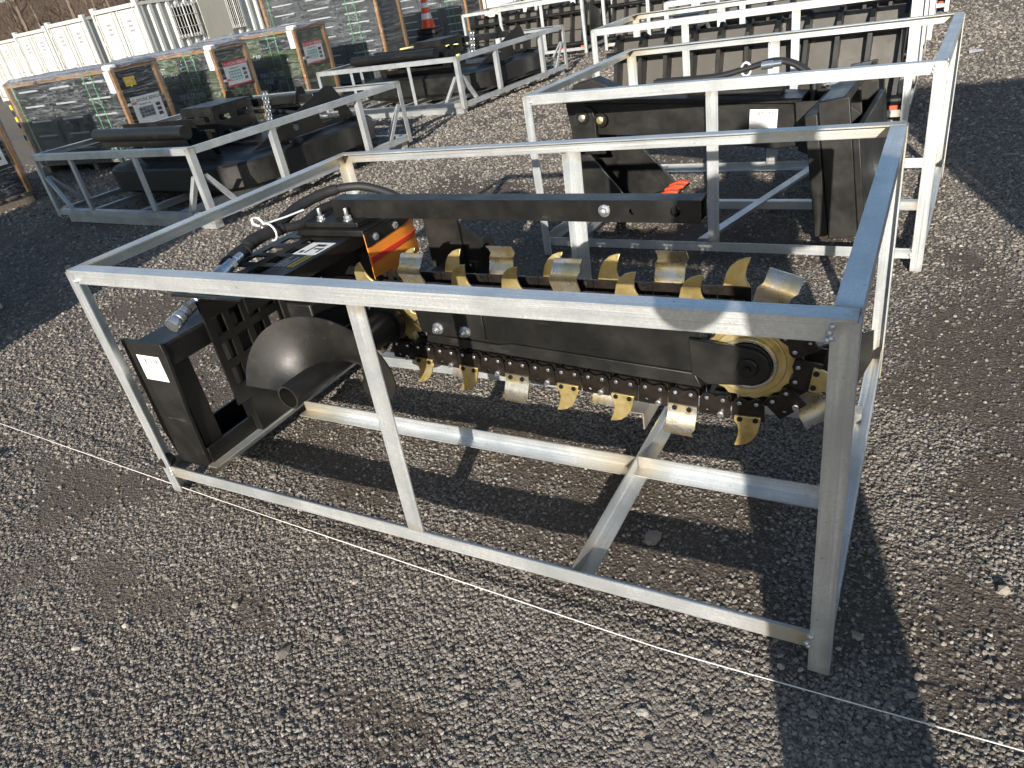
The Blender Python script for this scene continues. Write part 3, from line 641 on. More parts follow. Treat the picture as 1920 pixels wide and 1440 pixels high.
# quick attach mount at the right end
tilt = Matrix.Translation((1.30, .30, 0)) @ Matrix.Rotation(R(-7), 4, 'Y')
def tbox(name, *b, m='black2', bev=.004): o = MB().box(*b).build(name, m, arm, bevel=bev); o.matrix_local = tilt; return o
tbox('mount_frame', .0, .05, -.16, .72, .08, .60); tbox('mount_frame', .051, .17, -.14, -.128, .06, .64); tbox('mount_frame', .051, .17, .70, .712, .06, .64)
lab = tbox('mount_top', .055, .15, -.12, .69, .60, .64, m='black'); tbox('mount_rib', .06, .14, .06, .075, .1, .599); tbox('mount_rib', .06, .14, .36, .375, .1, .599); tbox('mount_foot', .055, .20, -.12, .69, .06, .10)
tbox('mount_frame', .171, .20, -.15, .70, .05, .50)
MB().prism([(1.10, .62), (1.17, .66), (1.42, .46), (1.36, .42)], xzf, .62, .635).build('brace', 'black2', arm, bevel=.003)
MB().prism([(1.14, .60), (1.32, .60), (1.36, .3), (1.16, .39)], xzf, .40, .412).build('side_gusset', 'black2', arm)
MB().prism([(1.14, .60), (1.32, .60), (1.36, .3), (1.16, .39)], xzf, .64, .652).build('side_gusset', 'black2', arm)
sticker(bo, plane_frame((.925, y0 - .0012, .475), (1, 0, -.05), Z_), .125, .095, '875-77')
sticker(lab, tilt.inverted() @ tilt @ plane_frame((.062, .22, .6412), (.3, 1, 0), (-1, .3, 0)), .11, .06, '875-77')

# ------------------------------------------------------------------ brush cutter crates on the left
def cutter_crate(label, loc, rz):
    c = thing('shipping_crate', label, 'crate', loc, rz, 'low crates with brush cutters')
    L, W, H = 2.3, 2.35, .6
    e = .002
    for x, sx in ((0, 1), (L, -1)):
        for y, sy in ((0, 1), (W, -1)): angle('post', (x, y, .05), (x, y, H - .006), X_ * sx, Y_ * sy, c, .05, seed=.4)
    for y, sy in ((e, 1), (W - e, -1)):
        angle('top_rail', (.005, y, H), (L - .005, y, H), Y_ * sy, -Z_, c, .05, seed=.2); angle('bottom_rail', (.05, y, .12), (L - .05, y, .12), Y_ * sy, -Z_, c, .05, seed=.3)
        for x0, x1, sg in ((.05, .26, 1), (L - .05, L - .26, -1)): angle('brace', (x0, y + .006 * sy, .40), (x1, y + .006 * sy, .122), X_ * sg, Y_ * sy, c, .04, seed=.2)
    for x, sx in ((e, 1), (L - e, -1)):
        angle('top_rail', (x, .055, H - .0005), (x, W - .055, H - .0005), X_ * sx, -Z_, c, .05, seed=.2); angle('bottom_rail', (x, .05, .12), (x, W - .05, .12), X_ * sx, -Z_, c, .05, seed=.3)
        for y0_, y1_, sg in ((.05, .26, 1), (W - .05, W - .26, -1)): angle('brace', (x + .006 * sx, y0_, .40), (x + .006 * sx, y1_, .122), Y_ * sg, X_ * sx, c, .04, seed=.2)
        for y in (.75, 1.75): angle('post', (x, y, .121), (x, y, H - .05), X_ * sx, Y_, c, .05, seed=.2)
    for x in (.6, 1.55): angle('post', (x, e, .121), (x, e, H - .05), X_, Y_, c, .045, seed=.2)
    angle('post', (1.2, W - e, .121), (1.2, W - e, H - .05), X_, -Y_, c, .05, seed=.2)
    for x in (.55, 1.25, 1.8): angle('floor_rail', (x, .06, .118), (x, W - .06, .118), X_, -Z_, c, .06, seed=.2)
    for y in (.9, 1.6): angle('floor_rail', (.06, y, .068), (L - .06, y, .068), Y_, -Z_, c, .05, seed=.2)
    for y in (.03, W - .1): MB().box(.12, L - .05, y, y + .07, 0, .064).build('skid', 'galv', c)
    return c
CUT_L = ('galvanised crate with a brush cutter, beside the left end of the trencher crate', 'galvanised crate with a brush cutter, in front of the traffic cone', 'galvanised crate corner at the far left edge of the yard')
cA = cutter_crate(CUT_L[0], (-4.78, 2.55, 0), R(-4))
def brush_cutter(label, loc, rz):
    b = thing('brush_cutter', label, 'brush cutter', loc, rz, 'black brush cutters')
    def rr(x0, x1, y0, y1, r, n=6):
        P = []
        for cx, cy, a0 in ((x1 - r, y1 - r, 0), (x0 + r, y1 - r, 90), (x0 + r, y0 + r, 180), (x1 - r, y0 + r, 270)):
            P += [(cx + r * math.cos(R(a0 + 90 * k / n)), cy + r * math.sin(R(a0 + 90 * k / n))) for k in range(n + 1)]
        return P
    pl = rr(.14, 2.19, .40, 2.24, .42)
    mb = MB(); n = len(pl); V = []
    for z, s in ((.13, .93), (.17, 1.), (.335, 1.), (.352, .985), (.362, .9), (.372, .88)):
        V += [(1.165 + (x - 1.165) * s, 1.32 + (y - 1.32) * s, z) for x, y in pl]
    F = [(k * n + i, k * n + (i + 1) % n, (k + 1) * n + (i + 1) % n, (k + 1) * n + i) for k in range(5) for i in range(n)] + [tuple(range(5 * n, 6 * n)), tuple(range(n))[::-1]]
    mb.add(V, F).build('mower_deck', 'black2', b, smooth=35)
    mb = MB(); mb.add([(.62, .62, .374), (1.75, .55, .374), (1.75, .60, .374), (.62, .67, .374), (.62, .60, .46), (1.75, .53, .46), (1.75, .57, .46), (.62, .65, .46)], [(0, 1, 2, 3), (4, 7, 6, 5), (0, 4, 5, 1), (1, 5, 6, 2), (2, 6, 7, 3), (3, 7, 4, 0)]); mb.build('front_deflector', 'black', b)
    us = [0, .12, .32, .45, .62, .78, .93, 1.05, 1.2]; vs = [.2, .27, .34, .40, .46, .5]
    MB().perf(lambda a, q, t: (.42 + a, .72 + t - (q - .2) * .15, q + .18), us, vs, [(1, 1), (3, 1), (3, 3), (5, 3), (5, 1), (7, 3), (1, 3)], .012).build('front_guard', 'black', b)
    MB().tube([(.08, .60, .615), (1.62, .48, .615)], .055, 22).build('roller_tube', 'black', b, smooth=40)
    MB().prism([(.10, .60), (.30, .62), (1.45, .52), (1.6, .48), (1.5, .53), (.25, .64)], lambda a, c, t: (a, c, t), .50, .558).build('tube_bracket', 'black', b)
    sl = [(a, c, a + .13, c + .055) for a in (.05, .25) for c in (.08, .22)]
    q4 = lambda t: [(t[0], t[1]), (t[2], t[1]), (t[2], t[3]), (t[0], t[3])]
    MB().plate([(0, 0), (.44, 0), (.44, .34), (0, .34)], [q4(s) for s in sl], lambda a, c, t: (.82 + a, 1.02 + t, .36 + c), 0, .012).build('mount_box', 'black', b)
    MB().plate([(0, 0), (.44, 0), (.44, .34), (0, .34)], [q4(s) for s in sl], lambda a, c, t: (1.262 + t, 1.02 + a, .36 + c), 0, .012).build('mount_box', 'black', b)
    MB().box(.82, 1.274, 1.033, 1.46, .7005, .712).build('mount_box', 'black', b)
    MB().box(.815, .8195, 1.02, 1.46, .36, .70).build('mount_box', 'black', b)
    MB().lathe([(.07, 0), (.07, .2), (.05, .21)], (1.04, 1.24, .37), Z_, 16).build('motor', 'dark', b, smooth=35)
    rect = lambda y, z, a, c: [(y, z), (y + a, z), (y + a, z + c * .45), (y + a * .8, z + c * .45), (y + a * .8, z + c), (y + a * .15, z + c), (y + a * .15, z + c * .7), (y, z + c * .7)]
    for x in (.62, 1.98):
        MB().plate([(.74, .38), (1.72, .70), (1.80, .68), (1.98, .38)], [cir((1.27, .46), .035, 16), rect(1.56, .42, .24, .13)], lambda a, c, t: (t, a, c), x, x + .014).build('side_gusset', 'black', b)
    MB().box(.636, 1.979, 1.56, 1.66, .60, .67).build('cross_beam', 'black', b, bevel=.006)
    for x, h in ((.80, .09), (.95, .05), (1.06, .05), (1.78, .06)): MB().prism([(1.5, .6), (1.58, .67 + h), (1.63, .67 + h), (1.7, .6)], lambda a, c, t: (t, a, c), x, x + .012).build('lug', 'black', b)
    for k in range(7):
        for dx in (0, .045):
            z = .70 - k * .035; tw = k % 2
            ring = [Vector((1.36 + dx, 1.545 - .006 * k, z)) + Vector((.015 * math.cos(a) * (1 - tw), .017 * math.cos(a) * tw, .026 * math.sin(a))) for a in [i * 1.0472 for i in range(7)]]
            MB().tube(ring, .006, 5, cap=False).build('chain_link', 'zinc', b, smooth=60)
    MB().tube(spline([(1.2, 1.25, .60), (1.25, 1.6, .55), (1.4, 1.9, .45), (1.5, 1.8, .40)]), .018, 8).build('hydraulic_hose', 'rubber', b, smooth=60)
    MB().box(.12, 2.2, 1.05, 1.12, .3725, .395).build('deck_rib', 'black', b); MB().box(.85, 2.1, 1.88, 1.95, .3725, .40).build('deck_rib', 'black', b)
    return b
bA = brush_cutter('black brush cutter with a roller tube, beside the left end of the trencher crate', (-4.78, 2.55, 0), R(-4))
for lab_, lab2, loc, rz in ((CUT_L[1], 'black brush cutter with dangling chains, in front of the traffic cone', (-4.88, 6.42, 0), R(-6)), (CUT_L[2], 'black brush cutter in the crate at the far left edge of the yard', (-4.98, -1.47, 0), R(1))):
    o = copy_tree(cA); o.location = loc; o.rotation_euler.z = rz; o['label'] = lab_
    o = copy_tree(bA); o.location = loc; o.rotation_euler.z = rz; o['label'] = lab2

# ------------------------------------------------------------------ rows of crated grapple buckets
def grapple_crate(label, loc, rz):
    c = thing('shipping_crate', label, 'crate', loc, rz, 'crates with grapple buckets')
    crate_box(c, 2.2, .95, .82, ((.70, .70), (1.45, 1.45)), ((.72, .72), (1.6, 1.6)), .045, .10)
    return c
def grapple(label, loc, rz):
    b = thing('grapple_bucket', label, 'grapple', loc, rz, 'black grapple buckets')
    n = 11
    for k in range(n):
        x = .10 + 2.0 * k / (n - 1)
        MB().prism([(.10, .10), (.22, .08), (.26, .25), (.33, .50), (.36, .70), (.30, .74), (.22, .66), (.19, .42), (.12, .24)], lambda a, q, t: (t + (q - .4) * .05, a - (.05 if a < .2 or q > .6 and a < .31 else 0), q), x - .004, x + .024).build('tine', 'black', b)
        if k < n - 1:
            for z0, z1 in ((.13, .33), (.345, .56), (.57, .70)):
                MB().add([(x + .017 + (z0 - .4) * .05, .20 + (z0 - .13) * .22, z0), (x + .196 + (z0 - .4) * .05, .20 + (z0 - .13) * .22, z0), (x + .196 + (z1 - .4) * .05, .20 + (z1 - .13) * .22, z1), (x + .017 + (z1 - .4) * .05, .20 + (z1 - .13) * .22, z1)] +
                         [(x + .017 + (z0 - .4) * .05, .21 + (z0 - .13) * .22, z0), (x + .196 + (z0 - .4) * .05, .21 + (z0 - .13) * .22, z0), (x + .196 + (z1 - .4) * .05, .21 + (z1 - .13) * .22, z1), (x + .017 + (z1 - .4) * .05, .21 + (z1 - .13) * .22, z1)],
                         [(0, 1, 2, 3), (4, 7, 6, 5), (0, 4, 5, 1), (1, 5, 6, 2), (2, 6, 7, 3), (3, 7, 4, 0)]).build('back_panel', 'dustblack_lit', b)
    MB().tube([(.06, .06, .15), (2.16, .06, .15)], .035, 16).build('cross_tube', 'black', b, smooth=40)
    MB().tube([(.06, .15, .60), (2.16, .15, .60)], .028, 16).build('cross_tube', 'black', b, smooth=40)
    MB().box(.04, 2.18, .34, .80, .10, .14).build('floor_plate', 'black', b); MB().prism([(.30, .1), (.85, .1), (.80, .55), (.40, .70)], lambda a, q, t: (t, a, q), .045, .06).build('end_cheek', 'black', b)
    MB().prism([(.30, .1), (.85, .1), (.80, .55), (.40, .70)], lambda a, q, t: (t, a, q), 2.14, 2.155).build('end_cheek', 'black', b)
    for x in (.5, 1.5):
        MB().prism([(.36, .66), (.45, .80), (.62, .80), (.82, .62), (.88, .30), (.80, .58), (.62, .70), (.48, .70)], lambda a, q, t: (t, a, q), x, x + .2).build('grapple_jaw', 'black', b, bevel=.004)
    for x in (.25, .75, 1.25, 1.75, 2.08): MB().prism([(.03, .09), (.12, .085), (.12, .17), (.06, .15)], lambda a, q, t: (t, a, q), x, x + .05).build('tooth', 'redorange', b, bevel=.004)
    return b
M['dustblack_lit'] = black('dusty black paint sunlit tone', (.07, .064, .055), .4, .5)  # back panels: black paint lightened for sunlight as well as dust
GR = [(-.30, 4.55, -.6, 'crate just behind the digging arm crate'), (-.30, 6.35, -.3, 'crate fourth back from the trencher in its row'), (-.27, 8.15, 0., 'crate fifth back from the trencher in its row'), (-.15, 10.4, 0., 'crate sixth back from the trencher, hindmost of its row'),
      (-5.1, 10.45, 1., 'crate in front of the far row beyond the brush cutters'), (-5.2, 12.0, 1., 'second crate of the far row beyond the brush cutters'), (-5.3, 13.8, .5, 'hindmost crate of the far row beyond the brush cutters'), (-2.6, 10.5, .5, 'crate at the right end of the far row'), (-2.6, 12.4, .5, 'crate behind the right end of the far row')]
for i, (x, y, rz, w) in enumerate(GR):
    if i == 0: gc = o = grapple_crate('', (x, y, 0), R(rz)); gb = q = grapple('', (x, y, 0), R(rz))
    else: o = copy_tree(gc); q = copy_tree(gb)
    o.location = q.location = (x, y, 0); o.rotation_euler.z = q.rotation_euler.z = R(rz)
    o['label'] = 'galvanised ' + w; q['label'] = 'black grapple bucket inside the ' + w
# ------------------------------------------------------------------ wrapped pallets
m = M['film'] = mat('stretch film', (.9, .92, .95), .12); g = NT(m); co = g.coord('Object')
t = m.node_tree; out = t.nodes['Material Output']
trn = g.n('BsdfTransparent', ins={'Color': (.80, .82, .85, 1)}); glo = g.n('BsdfGlossy', ins={'Roughness': .14, 'Color': (.95, .97, 1, 1)}); dif = g.n('BsdfDiffuse', ins={'Color': (.75, .78, .8, 1)})
wr = g.noise(3.0, 5, .65, g.mapping(co, (1.6, 1.6, 30), (.0, .12, .0)), 1.2)
wr2 = g.noise(2.2, 4, .6, g.mapping(co, (2.2, 2.2, 52), (.0, -.2, .1)), .5)
bp_ = g.n('Bump', ins={'Strength': .7, 'Distance': .02, 'Height': g.math('ADD', wr.outputs[0], wr2.outputs[0])}); g.l(bp_.outputs[0], glo.inputs['Normal'])
fr = g.n('Fresnel', ins={'IOR': 1.45}); g.l(bp_.outputs[0], fr.inputs['Normal'])
mx = g.n('MixShader'); g.l(g.math('ADD', g.math('MULTIPLY', fr.outputs[0], .5), .02), mx.inputs[0]); g.l(trn.outputs[0], mx.inputs[1]); g.l(glo.outputs[0], mx.inputs[2])
ln = g.math('ABSOLUTE', g.math('SUBTRACT', g.noise(1.6, 3, .55, g.mapping(co, (1., 1., 17), (0, .10, 0)), .8).outputs[0], .5)); ln2 = g.math('ABSOLUTE', g.math('SUBTRACT', g.noise(1.3, 2, .5, g.mapping(co, (1.2, 1.2, 15), (0, -.30, .2)), .6).outputs[0], .5))
lf = g.n('MapRange', ins={0: g.math('MINIMUM', ln, ln2), 1: .0, 2: .016, 3: .22, 4: .008}); lf.clamp = True  # glints along the film wrinkles, painted as pale diffuse streaks
mx2 = g.n('MixShader'); g.l(lf.outputs[0], mx2.inputs[0]); g.l(mx.outputs[0], mx2.inputs[1]); g.l(dif.outputs[0], mx2.inputs[2])
g.l(mx2.outputs[0], out.inputs['Surface'])
M['topfilm'] = mat('crumpled top film', (.42, .42, .46), .18); M['topfilm'].node_tree.nodes['Principled BSDF'].inputs['Alpha'].default_value = .6
def woodmat(name, a, b):
    m = mat(name, a, .7); g = NT(m); co = g.coord('Object')
    g.set('Base Color', g.ramp(g.noise(5, 5, .65, g.mapping(co, (9, 9, .8)), .4).outputs[0], [(.3, a), (.7, b)])); g.bump(g.noise(8, 4, .6, g.mapping(co, (14, 14, 1))).outputs[0], .2, .004); return m
M['wood'] = woodmat('planed pine', (.34, .16, .05), (.52, .28, .10)); M['greywood'] = woodmat('weathered pallet wood', (.14, .11, .08), (.26, .21, .16))
M['slate'] = mat('dark drawer enamel', (.012, .014, .019), .35); M['graphite'] = mat('light graphite enamel', (.06, .064, .068), .35); M['green'] = mat('olive green enamel', (.07, .10, .034), .4); M['strap'] = mat('green strap', (.09, .42, .14), .4)
M['alu'] = mat('aluminium pull', (.75, .75, .74), .35, .2); M['foam'] = mat('white foam', (.78, .78, .74), .8); M['labelred'] = mat('red print', (.62, .02, .04), .5); M['teal'] = mat('teal print', (.12, .38, .36), .5); M['card'] = mat('brown card', (.42, .24, .12), .8)
def label_board(parent, X, red):
    w, h = .40, .30
    MB().box(0, w, 0, h, 0, .002).build('label_board', 'white', parent).matrix_local = X
    f = MB()
    if red: f.box(.0, w, h * .80, h, .0021, .0028, 0); f.box(.0, w, 0, h * .07, .0021, .0028, 0)
    f.box(.06, .26, h * .22, h * .60, .0021, .0028, 1)
    for k in range(4):
        for j in range(3): f.box(.07 + k * .046, .07 + k * .046 + .036, h * (.25 + j * .115), h * (.25 + j * .115) + .024, .0029, .0034, 2)
    for j in range(3): f.box(.30, .36, h * (.18 + j * .17), h * (.18 + j * .17) + .036, .0021, .0028, 3)
    f.build('label_print', ['labelred', 'teal' if red else 'grey_ink', 'navy' if not red else 'alu', 'ink'], parent).matrix_local = X
    text('WORK BENCH', .05, 'lettering', 'white' if red else 'ink', parent, X @ Matrix.Translation((.07, h * (.83 if red else .80), .003)), .0005)
    text('MODULE TYPE', .024, 'lettering', 'ink', parent, X @ Matrix.Translation((.09, h * .67, .003)), .0004)
    f = MB(); f.add([(.01, h * .85, .003), (.032, h * .95, .003), (.056, h * .85, .003), (.048, h * .85, .003), (.032, h * .92, .003), (.018, h * .85, .003)], [(0, 1, 4, 5), (1, 2, 3, 4)]); f.build('emblem', 'white' if red else 'ink', parent).matrix_local = X
def pallet(label, loc, w, d, h, style, red=True, lab=True):
    p = thing('wrapped_pallet', label, 'pallet', loc, 0, 'stretch wrapped pallets')
    for x in (-w + .04, -w / 2, -.10): MB().box(x - .0, x + .08, .02, d - .02, 0, .085).build('pallet_runner', 'greywood', p)
    for k in range(4): MB().box(-w, 0, .01 + k * (d - .12) / 3, .10 + k * (d - .12) / 3, .086, .108).build('pallet_board', 'greywood', p)
    body = {'drawer': 'slate', 'green': 'green', 'tall': 'graphite', 'black': 'slate'}[style]
    bd = MB().box(-w + .05, -.05, .05, d - .05, .11, h - .05).build('bench_body', body, p, bevel=.004)
    nc = 3 if style != 'tall' else 3; nr = 5 if style != 'tall' else 12
    fw = (w - .16) / nc
    for i in range(nc):
        for j in range(nr):
            x0 = -w + .08 + i * fw; z0 = .13 + j * (h - .22) / nr; hh = (h - .22) / nr
            dm = body if style != 'green' else ('green' if (j + i) % 3 else 'slate')
            dr = MB().box(x0 + .008, x0 + fw - .008, .036, .0495, z0 + .006, z0 + hh - .006).build('drawer', dm, p)
            if style in ('drawer', 'tall'): MB().box(x0 + fw * .2, x0 + fw * .8, .022, .0355, z0 + hh - .035, z0 + hh - .017).build('drawer_pull', 'alu', dr)
    if style == 'green':
        for i, (s, x, z) in enumerate((('NET', .50, .86), ('CU.CAP', .46, .77), ('MAX.GROSS', .36, .52), ('TARE', .34, .43), ('NET', .78, .55), ('CU.CAP', .76, .46), ('NET', .3, .26))):
            text(s, .105, 'lettering', 'white', p, plane_frame((-w + .05 + (1 - x) * (w - .3), .032, z), X_, Z_), .0005, sx=.85)
        MB().box(-w * .62, -w * .52, .02, .0355, .62, .70).build('drawer_pull', 'alu', p)
        MB().box(-w * .55, -w * .40, .0345, .0355, .3, .36).build('decal', 'yellow', p)
    for x, y in ((-.045, 0), (-w, 0), (-.045, d - .045), (-w, d - .045)): MB().box(x, x + .045, y, y + .045, .11, h).build('corner_post', 'wood', p)
    MB().box(-w + .05, -w * .70, .0, .04, h - .045, h - .002).build('top_batten', 'wood', p); MB().box(-w * .48, -.05, .0, .04, h - .045, h - .002).build('top_batten', 'wood', p); MB().box(-.042, -.002, .05, d - .05, h - .045, h - .002).build('top_batten', 'wood', p)
    MB().box(-w + .06, -.06, .05, d - .05, h - .046, h + .004).build('top_card', 'card', p)
    for x in (-w * .93, -w * .25, -w * .18): MB().box(x, x + .016, -.004, -.002, .1, h + .005).build('strap', 'strap', p)
    if style in ('drawer', 'green'):
        MB().box(-.12, .012, -.012, .10, h - .03, h + .03).build('foam_pad', 'foam', p, bevel=.02); MB().box(-.13, -.03, -.010, -.0045, h - .26, h - .031).build('foam_pad', 'foam', p, bevel=.004)
        MB().box(.0005, .012, .05, .17, h - .42, h - .39).build('tape', 'white', p); MB().box(.0125, .0132, .09, .16, h - .417, h - .393).build('tape_print', 'labelred', p)
    if lab: label_board(p, plane_frame((.006, .10, h * (.42 if not red else .55)), Y_, Z_), red)
    if lab and not red: MB().box(.001, .003, .12, .26, h - .22, h - .12).build('decal', 'yellow', p)
    # film: slightly bulging skin
    N = 14; V = []; F = []; r = random.Random(int(h * 100 + w * 10))
    lv = [(.10, .012), (.3, .016), (h * .5, .014), (h * .8, .016), (h + .0, .014), (h + .015, .002)]
    per = [(-w + w * k / N, 0, 0, -1) for k in range(N)] + [(0, d * k / 6, 1, 0) for k in range(6)] + [(0 - w * k / N, d, 0, 1) for k in range(N)] + [(-w, d - d * k / 6, -1, 0) for k in range(6)]
    n = len(per)
    for z, o_ in lv:
        for x, y, a, b in per: q = o_ + r.uniform(-.004, .004); V.append((x + a * q, y + b * q, z + (r.uniform(-.012, .012) if z > .2 else 0)))
    F = [(k * n + i, k * n + (i + 1) % n, (k + 1) * n + (i + 1) % n, (k + 1) * n + i) for k in range(len(lv) - 1) for i in range(n)] + [tuple(range((len(lv) - 1) * n, len(lv) * n))]
    MB().add(V, F).build('stretch_film', 'film', p, smooth=50)
    V = []; F = []; nx_, ny_ = 26, 8
    for j in range(ny_ + 1):
        for i in range(nx_ + 1):
            ed = i in (0, nx_) or j in (0, ny_); V.append((-w - .02 + (w + .04) * i / nx_, -.02 + (d + .04) * j / ny_, h + (.02 + r.uniform(0, .03) if not ed else r.uniform(-.03, .0))))
    F = [(j * (nx_ + 1) + i, j * (nx_ + 1) + i + 1, (j + 1) * (nx_ + 1) + i + 1, (j + 1) * (nx_ + 1) + i) for j in range(ny_) for i in range(nx_)]
    MB().add(V, F).build('top_sheet', 'topfilm', p, smooth=70)
    return p
PX = -6.0
pal1 = pallet('wrapped pallet of dark drawers with a white label, nearest the left cutter crate', (PX, 4.43, 0), 2.2, .62, 1.10, 'drawer', False)
pallet('wrapped pallet of olive green cabinets with red label, beside the dark drawer pallet', (PX, 5.88, 0), 2.2, .60, 1.09, 'green')
pallet('wrapped pallet of olive green cabinets next to the tall grey drawer stack', (PX, 7.40, 0), 2.2, .68, 1.12, 'green')
pallet('tall wrapped stack of grey drawer cabinets with white pulls', (PX, 9.40, 0), 2.5, .66, 2.0, 'tall', lab=False)
pallet('tall wrapped stack of grey cabinets behind the traffic cone', (-6.9, 13.6, 0), 1.9, .7, 2.0, 'tall', lab=False)
pallet('black wrapped pallet at the left edge of the picture', (-6.3, 2.60, 0), 1.9, .62, 1.02, 'black', False)
tp = MB()
for k in range(7): tp.box(-2.245, -2.20, -.025, -.022, .36 + k * .075, .36 + k * .075 + .06, k % 2)
tp.build('hazard_tape', ['yellow', 'ink'], pal1)
# unseen stand-in stacks added at right and left to throw the yard shadows
pallet('tall wrapped cabinet stack added out of view on the right as a shadow caster', (4.62, -.75, 0), 1.25, .7, 1.85, 'tall', lab=False)
pallet('tall wrapped cabinet stack added out of view on the left as a shadow caster', (-1.55, -2.3, 0), 3.2, .7, 2.0, 'tall', lab=False)

# ------------------------------------------------------------------ traffic cone on rubber bases, folded barrier, paper slip
cone = thing('traffic_cone', 'orange traffic cone with white bands on a pile of black bases', 'traffic cone', (-6.55, 11.55, .62))
mb = MB().lathe([(.13, 0), (.125, .03), (.105, .15)], (0, 0, .03), Z_, 20, 0); mb.lathe([(.105, .151), (.085, .25)], (0, 0, .03), Z_, 20, 1); mb.lathe([(.085, .251), (.07, .34)], (0, 0, .03), Z_, 20, 0)
mb.lathe([(.07, .341), (.055, .42)], (0, 0, .03), Z_, 20, 1); mb.lathe([(.055, .421), (.028, .60), (.02, .605)], (0, 0, .03), Z_, 20, 0); mb.build('cone_body', ['redorange', 'white'], cone, smooth=40)
MB().box(-.17, .17, -.17, .17, 0, .03).build('cone_base', 'rubber', cone, bevel=.006)
for k in range(8):
    o = MB().box(-.19, .19, -.19, .19, 0, .068).build('rubber_base', 'rubber', None, bevel=.015, loc=(-6.55 + .02 * math.sin(k * 2.1), 11.55 + .02 * math.cos(k * 1.7), .005 + k * .077)); o.rotation_euler.z = .13 * math.sin(k * 1.9)
    tag(o, 'black square rubber base in the pile under the traffic cone', 'rubber base', 'stack of rubber bases')
br = thing('folded_barrier', 'pale yellow folding barrier lying beyond the second brush cutter', 'barrier', (-5.9, 9.75, 0), R(12))
M['paleyellow'] = mat('pale yellow paint', (.68, .66, .22), .5)
MB().box(-.05, 1.0, -.06, .06, .42, .50).build('rail', 'paleyellow', br, bevel=.006)
for x in (.02, .48, .92): MB().box(x, x + .06, -.04, .04, 0, .419).build('leg', 'paleyellow', br, bevel=.004)
sl = MB().add([(0, 0, .004), (.11, .01, .010), (.115, .15, .006), (.0, .145, .012)], [(0, 1, 2, 3)]); pp = sl.build('paper_slip', 'white', None, loc=(2.26, 7.1, 0)); tag(pp, 'white paper slip lying on the gravel at the right', 'paper')
text('875', .04, 'lettering', 'grey_ink', pp, Matrix.Translation((.02, .07, .0125)), .0003)
# marking string along the front of the crate
pts = []
for k in range(60):
    f = k / 59; x = -1.9 + 4.9 * f; y = max(.061 - .0431 * (x + 1.197), -.062); z = .014 + .030 * max(0, (.3 - x) / 2.2) ** 1.3 + .03 * max(0, (x - 1.75) / 1.2)
    pts.append((x, y, z))
tag(MB().tube(pts, .0013, 6).build('marking_string', 'string', smooth=60), 'thin white string stretched along the ground in front of the trencher crate', 'string')

